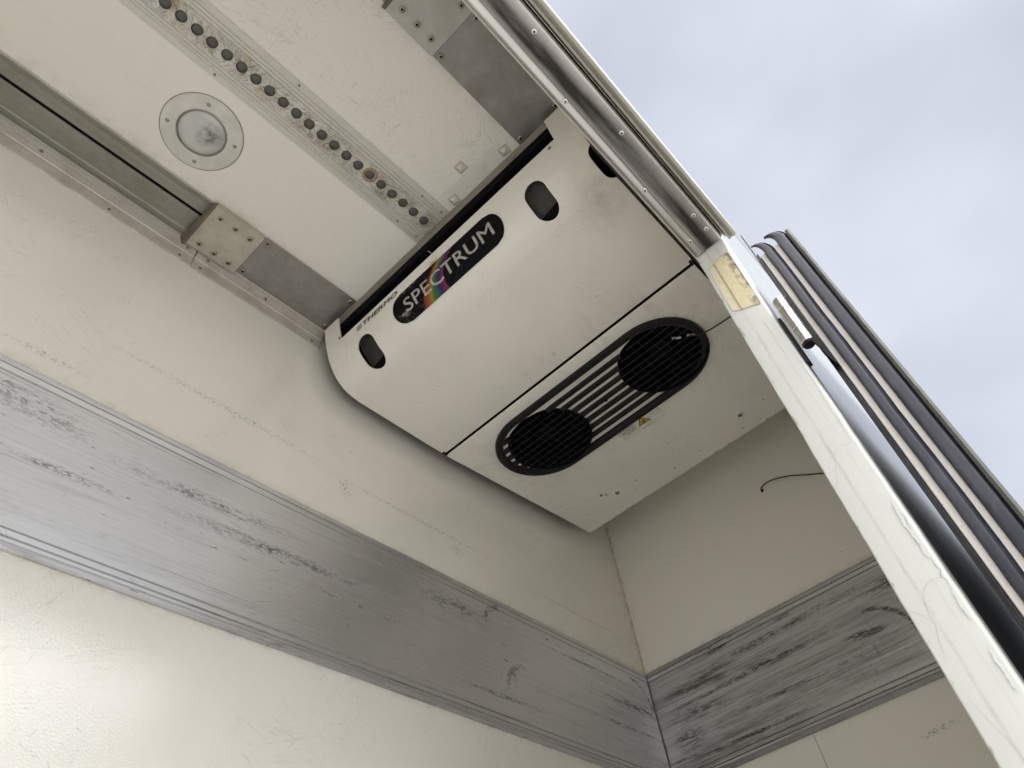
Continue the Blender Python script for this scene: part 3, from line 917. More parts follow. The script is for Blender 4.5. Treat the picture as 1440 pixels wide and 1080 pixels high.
def cover_plate(sgn, off, label):
    t = thing('cover_plate', label, 'cover plate', 'grey plates covering the ceiling channel ends')
    Y = lambda y: off + sgn * y
    b = bmesh.new(); box(b, (-1.7235, Y(-0.1715), CZ - 0.0042), (-1.4165, Y(-0.0260), CZ - 0.0012), 0.0010, 1)
    obj('plate_sheet', b, M['plate'], t)
    b = bmesh.new(); box(b, (-1.725, Y(-0.0258), CZ - 0.0060), (-1.4165, Y(-0.0208), CZ + 0.004), 0.0012, 1)
    obj('edge_strip', b, M['cove'], t)
    for x, y in ((-1.709, -0.158), (-1.709, -0.040), (-1.428, -0.158), (-1.428, -0.040)):
        put('screw', SCREW, (x, Y(y), CZ - 0.0042), DN, t)
    return t


cover_plate(1, 0.0, 'grey cover plate by the long wall, between bracket and cooler')
cover_plate(-1, -1.0, 'grey cover plate beside the doorway lintel, between bracket and cooler')

# ------------------------------------------------------------------ load track with round holes
t = thing('load_track', 'long ceiling track with a row of round holes ending at the cooler', 'load track')
pr = [(-0.5655, CZ - 0.0004), (-0.5650, CZ - 0.0030), (-0.5500, CZ - 0.0034), (-0.5490, CZ - 0.0020), (-0.5475, CZ - 0.0020), (-0.5465, CZ - 0.0042), (-0.5420, CZ - 0.0046), (-0.5410, CZ - 0.0026), (-0.5392, CZ - 0.0026),
      (-0.5380, CZ - 0.0052), (-0.5335, CZ - 0.0055), (-0.5322, CZ - 0.0034), (-0.5300, CZ - 0.0034), (-0.5285, CZ - 0.0060)]
pr = pr + [(-1.0 - y, z) for y, z in reversed(pr)]
b = bmesh.new(); extrude(b, pr + [(-0.4345, CZ + 0.012), (-0.5655, CZ + 0.012)], 'x', -2.90, -1.4165)
body = obj('track_body', b, M['track'], t, 25)
HP, HR = 0.03777, 0.0132
holes = [-1.450 - k * HP for k in range(24)]
b = bmesh.new()
for x in holes:
    lathe(b, [(0, -0.0015), (HR, -0.0015), (HR, 0.02), (0, 0.02)], (x, -0.5, CZ), Vector((0, 0, -1)), 28)
cut_out(body, b)
b = bmesh.new()
lathe(b, [(HR + 0.0004, 0.0026), (HR * 0.96, 0.0026), (HR * 0.90, 0.0034), (HR * 0.55, 0.0046), (0, 0.0052)], (0, 0, 0), Vector((0, 0, -1)), 20)
bmesh.ops.recalc_face_normals(b, faces=b.faces)
SOCK = bpy.data.meshes.new('socket'); b.to_mesh(SOCK); b.free(); SOCK.materials.append(M['socket']); smooth_by_angle(SOCK, 50)
for f in SOCK.polygons: f.use_smooth = True
for x in holes:
    o = bpy.data.objects.new('socket', SOCK); o.location = (x, -0.5, CZ); link(o, t)
for x, y in ((-1.501, -0.550), (-1.433, -0.550), (-1.500, -0.4495), (-1.432, -0.449), (-1.90, -0.5575), (-2.05, -0.4425)):
    put('screw', SMALL, (x, y, CZ - 0.003), DN, t).scale = (0.7, 0.7, 0.7)

# small square studs in the ceiling in front of the cooler
STUD = bmesh.new()
lathe(STUD, [(0.0192, 0.0), (0.0180, 0.0028), (0.0155, 0.0028), (0.0140, 0.0012), (0.0035, 0.0062), (0.0, 0.0062)], (0, 0, 0), Vector((0, 0, -1)), 4, [1, 0, 1, 0, 0])
bmesh.ops.recalc_face_normals(STUD, faces=STUD.faces)
sm = bpy.data.meshes.new('square_stud'); STUD.to_mesh(sm); STUD.free(); sm.materials.append(M['stud']); sm.materials.append(M['stud_edge'])
for x, y, a, lb in ((-1.432, -0.788, 0.1, 'small square stud on the ceiling at the corner of the cover plate'),
                    (-1.481, -0.677, 0.0, 'middle small square stud, set back from the cooler edge'),
                    (-1.430, -0.600, 0.12, 'small square stud on the ceiling beside the end of the load track')):
    o = bpy.data.objects.new('square_stud', sm); o.location = (x, y, CZ + 0.0002); o.rotation_euler = (0, 0, a)
    link(o); tag(o, lb, 'stud', 'square studs in front of the cooler')

# pale tape and brown angle across the ceiling in front of the cooler
b = bmesh.new()
extrude(b, [(-1.4155, CZ - 0.0005), (-1.4155, CZ - 0.0050), (-1.4145, CZ - 0.0062), (-1.4060, CZ - 0.0068), (-1.4046, CZ - 0.0150), (-1.4030, CZ - 0.0150), (-1.4030, CZ - 0.0005)], 'y', -0.985, -0.021)
tag(obj('ceiling_angle', b, M['trim'], None, 30), 'brown stained metal angle across the ceiling along the cooler top', 'metal angle')
b = bmesh.new(); box(b, (-1.4645, -0.795, CZ - 0.0007), (-1.4175, -0.572, CZ + 0.0002))
tag(obj('tape_strip', b, M['tape']), 'pale tape strip on the ceiling between load track and cover plate', 'tape')

# ------------------------------------------------------------------ ceiling lamp
t = thing('ceiling_lamp', 'round recessed ceiling lamp with a cloudy lens and four screws', 'ceiling lamp')
LC = (-1.9965, -0.302, CZ)
obj('flange', lathe(bmesh.new(), [(0.0585, -0.004), (0.0590, 0.0046), (0.0610, 0.0056), (0.0660, 0.0048), (0.0880, 0.0038), (0.0945, 0.0026), (0.0955, 0.0004)], LC, Vector((0, 0, -1)), 64), M['flange'], t, 40)
obj('lens_rim', lathe(bmesh.new(), [(0.0545, 0.0010), (0.0547, 0.0050), (0.0560, 0.0060), (0.0583, 0.0048), (0.0585, 0.0)], LC, Vector((0, 0, -1)), 56), M['rim'], t, 40)
obj('lens', lathe(bmesh.new(), [(0.0548, 0.0015), (0.0520, 0.0050), (0.0400, 0.0088), (0.0240, 0.0112), (0.0100, 0.0120), (0, 0.0122)], LC, Vector((0, 0, -1)), 56), M['lens'], t, 60)
for x, y in ((-2.022, -0.373), (-2.070, -0.275), (-1.923, -0.328), (-1.971, -0.228)):
    put('screw', SMALL, (x, y, CZ - 0.0036), DN, t)

obj('edge_ring', lathe(bmesh.new(), [(0.0950, 0.0006), (0.0958, 0.0014), (0.0972, 0.0008), (0.0976, -0.0004)], LC, Vector((0, 0, -1)), 64), M['stud_edge'], t, 40)  # thin brown ring round the outer edge of the flange

# ------------------------------------------------------------------ the cooling unit
unit = thing('cooling_unit', 'white ceiling cooling unit with SPECTRUM badge and two fan grilles', 'cooling unit')
PR = [(-1.43, -0.035), (-1.418, -0.10), (-1.400, -0.16), (-1.372, -0.208), (-1.335, -0.237), (-1.29, -0.247), (-0.962, -0.246)]
# smooth the outline
pp = [(v.x, v.y) for v in spline([(x, z, 0) for x, z in PR[:-1]], 7)] + [(-1.12, -0.2468), PR[-1]]
cum = [0.0]
for p, q in zip(pp, pp[1:]):
    cum.append(cum[-1] + math.hypot(q[0] - p[0], q[1] - p[1]))


def on_front(s, y, off=0.0):
    """point on the front cover at arc length s, off = distance out of the surface"""
    s = max(0.0, min(cum[-1] - 1e-6, s))
    i = max(k for k in range(len(cum) - 1) if cum[k] <= s)
    p, q = pp[i], pp[i + 1]
    f = (s - cum[i]) / (cum[i + 1] - cum[i])
    dx, dz = q[0] - p[0], q[1] - p[1]
    L = math.hypot(dx, dz)
    n = Vector((dz / L, 0, -dx / L))
    # smooth the normal between facets
    j = min(i + 1, len(pp) - 2) if f > 0.5 else max(i - 1, 0)
    dx2, dz2 = pp[j + 1][0] - pp[j][0], pp[j + 1][1] - pp[j][1]
    L2 = math.hypot(dx2, dz2)
    n2 = Vector((dz2 / L2, 0, -dx2 / L2))
    n = n.lerp(n2, abs(f - 0.5)).normalized()
    return Vector((p[0] + dx * f, y, CZ + p[1] + dz * f)) + n * off, n


def shell(name, outline, th, y0, y1, mat, parent, cuts=1):
    """sheet of thickness th following an (x,z) outline; outer side is the outline itself"""
    inner = []
    for i, p in enumerate(outline):
        a = outline[max(i - 1, 0)]; c_ = outline[min(i + 1, len(outline) - 1)]
        dx, dz = c_[0] - a[0], c_[1] - a[1]
        L = math.hypot(dx, dz)
        inner.append((p[0] - dz / L * th, p[1] + dx / L * th))
    pts = [(x, CZ + z) for x, z in outline] + [(x, CZ + z) for x, z in reversed(inner)]
    b = bmesh.new(); extrude(b, pts, 'y', y0, y1, cuts=cuts)
    return obj(name, b, mat, parent, 30)


YL, YR = -0.045, -0.982
seam_lip = [(-0.957, -0.2445), (-0.9545, -0.2405), (-0.9545, -0.232)]
cover = shell('front_cover', pp + seam_lip, 0.004, YR, YL, M['unit'], unit)


def surf_prism(bm, outline, lo, hi):
    """closed solid over an (s,y) outline on the front cover, from lo to hi off the surface"""
    a = [bm.verts.new(on_front(s, y, lo)[0]) for s, y in outline]
    b_ = [bm.verts.new(on_front(s, y, hi)[0]) for s, y in outline]
    n = len(outline)
    for i in range(n):
        j = (i + 1) % n
        bm.faces.new((a[i], a[j], b_[j], b_[i]))
    bm.faces.new(a); bm.faces.new(b_)
    return bm


def block_prism(bm, y0, y1, outline_xz):
    return extrude(bm, [(x, CZ + z) for x, z in outline_xz], 'y', y0, y1)


# the two oval windows, the notch along the top and the notch by the lintel
OVALS = [(0.193, -0.185), (0.199, -0.811)]
TILT = 0.0
for cs, cy in OVALS:
    b = bmesh.new()
    # cutter across the curved sheet: straight prism along the local normal
    P0, n0 = on_front(cs, cy)
    tu = Vector((-n0.z, 0, n0.x))          # down the cover
    if tu.x < 0: tu = -tu
    out = [(u, v) for u, v in stadium(0, 0, 0.0215, 0.0315, 12)]
    a_ = [b.verts.new(P0 + tu * u + Vector((0, v, 0)) - n0 * 0.03) for u, v in out]
    b_ = [b.verts.new(P0 + tu * u + Vector((0, v, 0)) + n0 * 0.03) for u, v in out]
    for i in range(len(out)):
        j = (i + 1) % len(out)
        b.faces.new((a_[i], a_[j], b_[j], b_[i]))
    b.faces.new(a_); b.faces.new(b_)
    cut_out(cover, b)
    # recess behind the window
    b = bmesh.new()
    cup = [(u * 1.13, v * 1.13) for u, v in out]
    r0 = [b.verts.new(P0 + tu * u + Vector((0, v, 0)) - n0 * 0.0240) for u, v in cup]
    r1 = [b.verts.new(P0 + tu * (u + 0.004) + Vector((0, v, 0)) - n0 * 0.042) for u, v in cup]
    for i in range(len(out)):
        j = (i + 1) % len(out)
        f = b.faces.new((r0[i], r0[j], r1[j], r1[i]))
    b.faces.new(r1)
    obj('window_recess', b, M['grey'], unit, 40)
    b = bmesh.new()
    lo_ = [(0.018, -0.036), (0.058, -0.034), (0.058, 0.034), (0.030, 0.036)]
    la = [b.verts.new(P0 + tu * u + Vector((0, v, 0)) - n0 * 0.030) for u, v in lo_]
    lb = [b.verts.new(P0 + tu * u + Vector((0, v, 0)) - n0 * 0.041) for u, v in lo_]
    b.faces.new(la); b.faces.new(lb)
    for q in range(4):
        b.faces.new((la[q], la[(q + 1) % 4], lb[(q + 1) % 4], lb[q]))
    obj('recess_ledge', b, M['void'], unit)
b = bmesh.new()
block_prism(b, -0.918, -0.108, [(-1.50, 0.0), (-1.50, -0.1215), (-1.33, -0.1215), (-1.33, 0.0)])
cut_out(cover, b)
b = bmesh.new()
out = stadium(0.228, -0.990, 0.024, 0.026, 10)
P0, n0 = on_front(0.228, -0.99)
tu = Vector((-n0.z, 0, n0.x)); tu = -tu if tu.x < 0 else tu
for lo_hi in (1,):
    a_ = [b.verts.new(P0 + tu * (u - 0.228) + Vector((0, v + 0.990, 0)) - n0 * 0.04) for u, v in out]
    b_ = [b.verts.new(P0 + tu * (u - 0.228) + Vector((0, v + 0.990, 0)) + n0 * 0.04) for u, v in out]
    for i in range(len(out)):
        j = (i + 1) % len(out)
        b.faces.new((a_[i], a_[j], b_[j], b_[i]))
    b.faces.new(a_); b.faces.new(b_)
cut_out(cover, b)
# ends of the cover, inset, closing it towards the ceiling
prof_end = [(x, CZ + z) for x, z in pp] + [(-0.958, CZ - 0.03), (-1.39, CZ - 0.03)]
for y0, y1 in ((YL - 0.0005, YL - 0.0045),):
    b = bmesh.new()
    extrude(b, [(x + (0.003 if x < -1.2 else 0), z + 0.0036) for x, z in prof_end], 'y', y0, y1)
    obj('shade_end_panel', b, M['void'], unit)  # unseen end made black to deepen the shade between unit and long wall
# casing inside
b = bmesh.new(); box(b, (-1.362, -0.955, CZ - 0.120), (-0.215, -0.062, CZ - 0.001), 0.004, 1)
obj('casing', b, M['void'], unit)
b = bmesh.new(); box(b, (-1.4022, -0.955, CZ - 0.045), (-1.3622, -0.060, CZ - 0.001), 0.003, 1)
obj('gap_blackout', b, M['void'], unit)  # black box added to keep the gap above the cover dark

# bottom panel, rising to the end wall
BX0, BX1 = -0.9465, -0.203
KB = (0.066) / (0.962 - 0.203)


def bot(x, off=0.0):
    """height of the bottom panel at x; off = distance below it"""
    return CZ - 0.246 + KB * (x + 0.962) - off


b = bmesh.new()
extrude(b, [(BX0 + 0.001, bot(BX0) + 0.030), (BX0, bot(BX0) + 0.004), (BX0 + 0.003, bot(BX0) + 0.0008), (BX0 + 0.010, bot(BX0 + 0.01) - 0.0012), (BX1 - 0.004, bot(BX1 - 0.004)), (BX1, bot(BX1) + 0.004), (BX1, CZ - 0.002),
            (BX1 - 0.004, CZ - 0.002), (BX1 - 0.004, bot(BX1) + 0.006), (BX0 + 0.012, bot(BX0) + 0.005), (BX0 + 0.005, bot(BX0) + 0.006), (BX0 + 0.004, bot(BX0) + 0.030)], 'y', YR + 0.004, YL)
bottom = obj('bottom_panel', b, M['unit'], unit, 30)
FANS = [(-0.742, -0.300), (-0.744, -0.737)]
FR = 0.130
b = bmesh.new()
for fx, fy in FANS:
    lathe(b, [(0, -0.05), (FR, -0.05), (FR, 0.05), (0, 0.05)], (fx, fy, bot(fx)), Vector((0, 0, -1)), 48)
cut_out(bottom, b)
b = bmesh.new()
for y0, y1 in ((YL - 0.0005, YL - 0.004),):
    extrude(b, [(BX0 + 0.006, bot(BX0) + 0.005), (BX1 - 0.005, bot(BX1) + 0.006), (BX1 - 0.005, CZ - 0.01), (BX0 + 0.006, CZ - 0.01)], 'y', y0, y1)
obj('shade_side_skirt', b, M['void'], unit)  # unseen side, black so that less light bounces into the wall gap
b = bmesh.new(); box(b, (-0.9543, YR + 0.004, CZ - 0.2432), (-0.9470, YL - 0.001, CZ - 0.225))
obj('seam_shadow_strip', b, M['void'], unit)  # dark strip standing in for the shadow gap between the two panels
# small black clips at both ends of the seam
for y in (YL + 0.0005, YR + 0.010):
    b = bmesh.new(); box(b, (-0.968, y - 0.010, CZ - 0.2475), (-0.948, y + 0.001, CZ - 0.225), 0.002, 1)
    obj('seam_clip', b, M['black'], unit)

# grille: pill-shaped frame, slats, two fans with square wire guards
GC, GL, GR_ = (-0.7445, -0.499), 0.2175, 0.1585
fr = obj
b = bmesh.new()
rings = []
prof = [(0.000, 0.000), (0.000, 0.010), (0.003, 0.0155), (0.012, 0.0165), (0.020, 0.0145), (0.0245, 0.0090), (0.0255, 0.0)]
for inset, h in prof:
    o_ = stadium(GC[1], GC[0], GL, GR_ - inset, 20)
    rings.append([b.verts.new((xx, yy, bot(xx) - h)) for yy, xx in o_])
for r0, r1 in zip(rings, rings[1:]):
    n = len(r0)
    for i in range(n):
        b.faces.new((r0[i], r0[(i + 1) % n], r1[(i + 1) % n], r1[i]))
obj('grille_frame', b, M['black'], unit, 40)
IN = GR_ - 0.022
for k in range(7):
    x = GC[0] - IN + (k + 1) * (2 * IN / 8)
    hw = GL + math.sqrt(max(0, IN * IN - (x - GC[0]) ** 2)) - 0.001
    b = bmesh.new()
    pr_ = [(x - 0.0078, bot(x) + 0.0), (x - 0.0078, bot(x) - 0.0085), (x - 0.0060, bot(x) - 0.0105), (x + 0.0060, bot(x) - 0.0105), (x + 0.0078, bot(x) - 0.0085), (x + 0.0078, bot(x) + 0.0)]
    # keep the slat out of the fan openings: split where it would cross them
    segs = [(GC[1] - hw, GC[1] + hw)]
    for fx, fy in FANS:
        d2 = FR * FR - (x - fx) ** 2
        if d2 <= 0: continue
        h_ = math.sqrt(d2)
        ns = []
        for a0, a1 in segs:
            c0, c1 = fy - h_, fy + h_
            if a0 < c0 - 0.002: ns.append((a0, min(a1, c0)))
            if a1 > c1 + 0.002: ns.append((max(a0, c1), a1))
            if c1 <= a0 or c0 >= a1: ns.append((a0, a1))
        segs = sorted(set(ns))
    b.free()
    for a0, a1 in segs:
        if a1 - a0 > 0.004:
            obj('slat', extrude(bmesh.new(), pr_, 'y', a0, a1), M['black'], unit, 25)
b = bmesh.new(); lathe(b, [(0.0055, 0.004), (0.006, 0.013), (0, 0.014)], (-0.742, -0.522, bot(-0.742)), Vector((0, 0, -1)), 12)
obj('grille_knob', b, M['black'], unit)
for fx, fy in FANS:
    z0 = bot(fx)
    fan = obj('fan_shroud', lathe(bmesh.new(), [(FR + 0.003, 0.0085), (FR + 0.0035, 0.0110), (FR + 0.0005, 0.0120), (FR - 0.0035, 0.0095), (FR - 0.004, -0.060), (0, -0.062)], (fx, fy, z0), Vector((0, 0, -1)), 56), M['void'], unit, 40)
    obj('fan_hub', lathe(bmesh.new(), [(0.036, -0.05), (0.036, -0.022), (0.030, -0.016), (0, -0.014)], (fx, fy, z0), Vector((0, 0, -1)), 24), M['void'], fan, 40)
    for k in range(5):
        b = bmesh.new()
        a = 2 * math.pi * k / 5 + 0.3
        rows = []
        for q in range(7):
            r = 0.032 + 0.083 * q / 6
            w = 0.42 + 0.18 * q / 6
            rows.append([b.verts.new((fx + r * math.cos(a + w * (t_ - 0.5) + q * 0.05), fy + r * math.sin(a + w * (t_ - 0.5) + q * 0.05), z0 + 0.040 - 0.022 * t_)) for t_ in (0, 0.33, 0.66, 1.0)])
        for r0, r1 in zip(rows, rows[1:]):
            for q in range(3):
                b.faces.new((r0[q], r0[q + 1], r1[q + 1], r1[q]))
        bmesh.ops.solidify(b, geom=b.faces[:], thickness=0.002)
        obj('fan_blade', b, M['void'], fan, 40)
    b = bmesh.new()
    R_ = FR - 0.002
    n = 10
    for k in range(n):
        o_ = -R_ + 2 * R_ * (k + 0.5) / n
        h_ = math.sqrt(R_ * R_ - o_ * o_)
        for ax in (0, 1):
            rr = 0.00115 if ax == 0 else 0.0006
            pts = []
            for q in range(7):
                v = -h_ + 2 * h_ * q / 6
                x, y = (fx + o_, fy + v) if ax == 0 else (fx + v, fy + o_)
                pts.append((x, y, bot(x) - 0.0125 - (0.0016 if ax == 0 else 0.0)))
            tube(b, pts, rr, 5)
    obj('fan_guard', b, M['wire'], unit, 60)
# fixings
for x, y in ((-0.311, -0.759), (-0.323, -0.259)):
    obj('dimple', lathe(bmesh.new(), [(0.0065, 0.0010), (0.0105, 0.0046), (0.0135, 0.0044), (0.0185, -0.0004)], (x, y, bot(x)), Vector((0, 0, -1)), 24), M['unit'], unit, 60)
    put('screw', SCREW, (x, y, bot(x) - 0.0022), DN, unit).scale = (1.2, 1.2, 1.2)
for y in (-0.1035, -0.898):
    p, nn = on_front(0.082 if y > -0.5 else 0.102, y, 0.0)
    put('screw', SMALL, p, nn, unit)
# badge
BADGE = stadium(-0.505, 0.1665, 0.1555, 0.0435, 16)
b = bmesh.new()
# plate built as a grid following the curve
rows = []
ns_ = 14
for i in range(ns_ + 1):
    v = -1 + 2 * i / ns_
    s = 0.1665 + 0.0435 * v
    hw = 0.1555 + 0.0435 * math.sqrt(max(0, 1 - v * v))
    rows.append([b.verts.new(on_front(s, -0.505 + hw * (-1 + 2 * k / 40), 0.0026)[0]) for k in range(41)])
for r0, r1 in zip(rows, rows[1:]):
    for k in range(40):
        b.faces.new((r0[k], r0[k + 1], r1[k + 1], r1[k]))
bmesh.ops.remove_doubles(b, verts=b.verts, dist=1e-5)
bmesh.ops.solidify(b, geom=b.faces[:], thickness=0.0022)
badge = obj('badge', b, M['badge'], unit, 30)
# rainbow stripe sweeping up across the badge
b = bmesh.new()
uvl = b.loops.layers.uv.new('UVMap')
rows = []
for i in range(17):
    v = i / 16.0                               # 0 bottom of the badge, 1 top
    s = 0.2095 - 0.0855 * v
    left = -0.395 - 0.040 * v - 0.055 * v ** 2.4
    right = -0.489 - 0.002 * v - 0.062 * v ** 3
    rows.append([(b.verts.new(on_front(s, left + (right - left) * k / 12, 0.0031)[0]), k / 12, v) for k in range(13)])
for r0, r1 in zip(rows, rows[1:]):
    for k in range(12):
        q = (r0[k], r0[k + 1], r1[k + 1], r1[k])
        f = b.faces.new([e[0] for e in q])
        for lp, e in zip(f.loops, q):
            lp[uvl].uv = (e[1], e[2])
obj('rainbow_stripe', b, M['rainbow'], badge, 60)


def letters(text, width, height, shear=0.0, bold=0.0, res=3):
    """2-D outline of a word as a mesh: verts (u, v), faces; scaled to width x height"""
    cu = bpy.data.curves.new('lettering', 'FONT')
    cu.body = text
    cu.shear = shear
    cu.offset = bold
    cu.resolution_u = res
    o = bpy.data.objects.new('lettering', cu); C.objects.link(o)
    dg = bpy.context.evaluated_depsgraph_get()
    me = bpy.data.meshes.new_from_object(o.evaluated_get(dg))
    bpy.data.objects.remove(o)
    xs = [v.co.x for v in me.vertices]; ys = [v.co.y for v in me.vertices]
    x0, x1, y0, y1 = min(xs), max(xs), min(ys), max(ys)
    vs = [((v.co.x - x0) / (x1 - x0) * width, (v.co.y - y0) / (y1 - y0) * height) for v in me.vertices]
    fs = [tuple(p.vertices) for p in me.polygons]
    bpy.data.meshes.remove(me)
    return vs, fs


def letter_mesh(name, text, place, width, height, mat, parent, shear=0.0, bold=0.0):
    vs, fs = letters(text, width, height, shear)
    b = bmesh.new()
    bv = [b.verts.new(place(u, v)) for u, v in vs]
    for f in fs:
        try: b.faces.new([bv[i] for i in f])
        except ValueError: pass
    if bold:                                   # heavier strokes: shifted copies a hair deeper
        src = list(vs)
        for k, (du, dv) in enumerate(((bold, 0), (-bold, 0), (0, bold * 0.6), (0, -bold * 0.6))):
            b2 = [b.verts.new(place(u + du, v + dv) + Vector((0, 0, 0.00012 * (k + 1)))) for u, v in src]
            for f in fs:
                b.faces.new([b2[i] for i in f])
    return obj(name, b, mat, parent, 0)


letter_mesh('lettering', 'SPECTRUM', lambda u, v: on_front(0.1840 - v, -0.350 - u, 0.0037)[0], 0.322, 0.037, M['silver'], badge, 0.0, 0.0006)
letter_mesh('maker_lettering', 'THERMO', lambda u, v: on_front(0.1145 - v, -0.201 - u, 0.0012)[0], 0.142, 0.0130, M['ink'], unit, 0.25, 0.0009)
# small framed mark before the maker's lettering
b = bmesh.new()
for (u0, u1, v0, v1) in ((0, 0.018, 0, 0.0022), (0, 0.018, 0.0108, 0.013), (0, 0.0022, 0.0022, 0.0108), (0.0158, 0.018, 0.0022, 0.0108), (0.0045, 0.0062, 0.0035, 0.0095), (0.0080, 0.0097, 0.0035, 0.0095), (0.0115, 0.0132, 0.0035, 0.0095)):
    q = [b.verts.new(on_front(0.1140 - v, -0.174 - u - 0.25 * v, 0.0006)[0]) for u, v in ((u0, v0), (u1, v0), (u1, v1), (u0, v1))]
    b.faces.new(q)
obj('maker_mark', b, M['ink'], unit, 0)
# torn foil curling off the badge's upper edge
b = bmesh.new()
foil = [(0.1225, -0.468), (0.1120, -0.478), (0.1050, -0.494), (0.1100, -0.499), (0.1215, -0.492)]
b.faces.new([b.verts.new(on_front(s, y, 0.004 + 0.3 * max(0, 0.118 - s))[0]) for s, y in foil])
bmesh.ops.solidify(b, geom=b.faces[:], thickness=0.0006)
tube(b, [on_front(0.108, -0.494, 0.008)[0], on_front(0.098, -0.492, 0.014)[0], on_front(0.086, -0.486, 0.014)[0]], 0.0007, 5)
obj('peeling_film', b, M['film'], unit)

# warning label
lab = None
b = bmesh.new()


def under(x, y, off):
    return Vector((x, y, bot(x) - off))


lab = obj('warning_label', (lambda bb: (bb.faces.new([bb.verts.new(under(x, y, 0.0007)) for x, y in ((-0.586, -0.435), (-0.586, -0.603), (-0.532, -0.609), (-0.513, -0.590), (-0.517, -0.445))]), bb)[1])(bmesh.new()), M['film'], unit, 0)
tri = [(-0.5895, -0.548), (-0.546, -0.5205), (-0.546, -0.5755)]
tri = [(-0.585, -0.536), (-0.541, -0.509), (-0.541, -0.563)]


def flat(name, pts, off, mat, par):
    b = bmesh.new(); b.faces.new([b.verts.new(under(x, y, off)) for x, y in pts])
    return obj(name, b, mat, par, 0)


cx_, cy_ = sum(p[0] for p in tri) / 3, sum(p[1] for p in tri) / 3
tri = [(cx_ + (x - cx_) * 0.86, cy_ + (y - cy_) * 0.86) for x, y in tri]
flat('symbol_border', tri, 0.0011, M['ink'], lab)
flat('warning_symbol', [(cx_ + (x - cx_) * 0.78, cy_ + (y - cy_) * 0.78) for x, y in tri], 0.0015, M['yellow'], lab)
b = bmesh.new()
for k in range(4):                              # small four-bladed fan in the triangle
    a = rad(45 + 90 * k)
    ca, sa = math.cos(a), math.sin(a)
    q = [(0.0012, -0.0012), (0.0080, -0.0030), (0.0088, 0.0010), (0.0066, 0.0028), (0.0012, 0.0012)]
    b.faces.new([b.verts.new(under(cx_ + 0.003 + u * ca - v * sa, cy_ + u * sa + v * ca, 0.0019)) for u, v in q])
obj('fan_symbol', b, M['ink'], lab, 0)
b = bmesh.new()
for k, (y0, y1) in enumerate(((-0.452, -0.503), (-0.449, -0.506), (-0.455, -0.503), (-0.452, -0.505), (-0.465, -0.498))):
    x = -0.579 + 0.0085 * k
    y = y0
    while y > y1 + 0.002:                       # broken into word-long dashes
        w = min(0.004 + 0.007 * random.random(), y - y1)
        b.faces.new([b.verts.new(under(xx, yy, 0.0011)) for xx, yy in ((x, y), (x, y - w), (x + 0.0030, y - w), (x + 0.0030, y))])
        y -= w + 0.0013
for k in range(4):
    y = -0.515 - 0.0075 * k
    b.faces.new([b.verts.new(under(xx, yy, 0.0011)) for xx, yy in ((-0.5265, y), (-0.5265, y - 0.0060), (-0.5245, y - 0.0060), (-0.5245, y))])
tag(obj('label_print', b, M['ink'], lab, 0), kind='stuff')
# white connectors showing through the right-hand guard
for p, q in (((-0.768, -0.792), (-0.752, -0.812)), ((-0.742, -0.828), (-0.728, -0.846))):
    b = bmesh.new(); tube(b, [(*p, bot(p[0]) + 0.010), (*q, bot(q[0]) + 0.006)], 0.0034, 8)
    obj('connector', b, M['white'], unit, 60)

# ------------------------------------------------------------------ cables
b = bmesh.new()
tube(b, spline([(-0.752, -0.835, bot(-0.75) - 0.010), (-0.738, -0.868, bot(-0.73) - 0.020), (-0.722, -0.915, bot(-0.72) - 0.012), (-0.716, -0.96, bot(-0.71) - 0.010), (-0.71, -1.019, bot(-0.7) - 0.03)], 6), 0.0021, 8)
tag(obj('black_cable', b, M['rubber'], None, 60), 'thin black cable running from the right-hand fan guard to behind the post', 'cable')
b = bmesh.new()
tube(b, spline([(0.002, -0.637, 3.041), (-0.012, -0.640, 3.044), (-0.014, -0.676, 3.050), (-0.014, -0.738, 3.030), (-0.012, -0.800, 2.994), (-0.012, -0.870, 2.955), (-0.012, -0.95, 2.91), (-0.02, -1.0195, 2.88)], 8), 0.0022, 8)
o = tag(obj('black_cable', b, M['rubber'], None, 60), 'black cable coming out of a small hole in the end wall', 'cable')
obj('grommet', lathe(bmesh.new(), [(0.0022, -0.004), (0.0048, -0.003), (0.0056, 0.0), (0.0056, 0.003)], (-0.001, -0.637, 3.041), Vector((1, 0, 0)), 12), M['black'], o)

# ------------------------------------------------------------------ doorway: lintel, gutter, post
head = thing('door_lintel', 'dark brushed aluminium lintel over the doorway with pale rivets', 'lintel')
HZ = 2.80
pr = [(-1.0205, HZ + 0.034), (-1.0215, HZ + 0.006), (-1.0245, HZ + 0.0004), (-1.0275, HZ - 0.0012), (-1.0310, HZ - 0.0006), (-1.0345, HZ + 0.0010), (-1.0380, HZ + 0.0022), (-1.0398, HZ + 0.0020), (-1.0405, HZ + 0.0002), (-1.0415, HZ - 0.0004), (-1.0425, HZ + 0.0004), (-1.0432, HZ + 0.0018),
      (-1.0600, HZ + 0.0020), (-1.0606, HZ + 0.0013), (-1.0614, HZ + 0.0020), (-1.0825, HZ + 0.0020), (-1.0860, HZ + 0.0026), (-1.0885, HZ + 0.0044), (-1.0902, HZ + 0.0080), (-1.0908, HZ + 0.0145), (-1.0912, HZ + 0.0300)]
b = bmesh.new(); extrude(b, pr, 'x', XR, -1.149, cuts=1)
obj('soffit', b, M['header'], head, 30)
for x, y in ((-1.735, -1.0725), (-1.486, -1.0725), (-1.238, -1.0735), (-1.191, -1.0755), (-1.984, -1.0725), (-2.232, -1.0725)):
    put('rivet', RIVET, (x, y, HZ + 0.0022), DN, head).scale = (0.86, 0.86, 1.0)
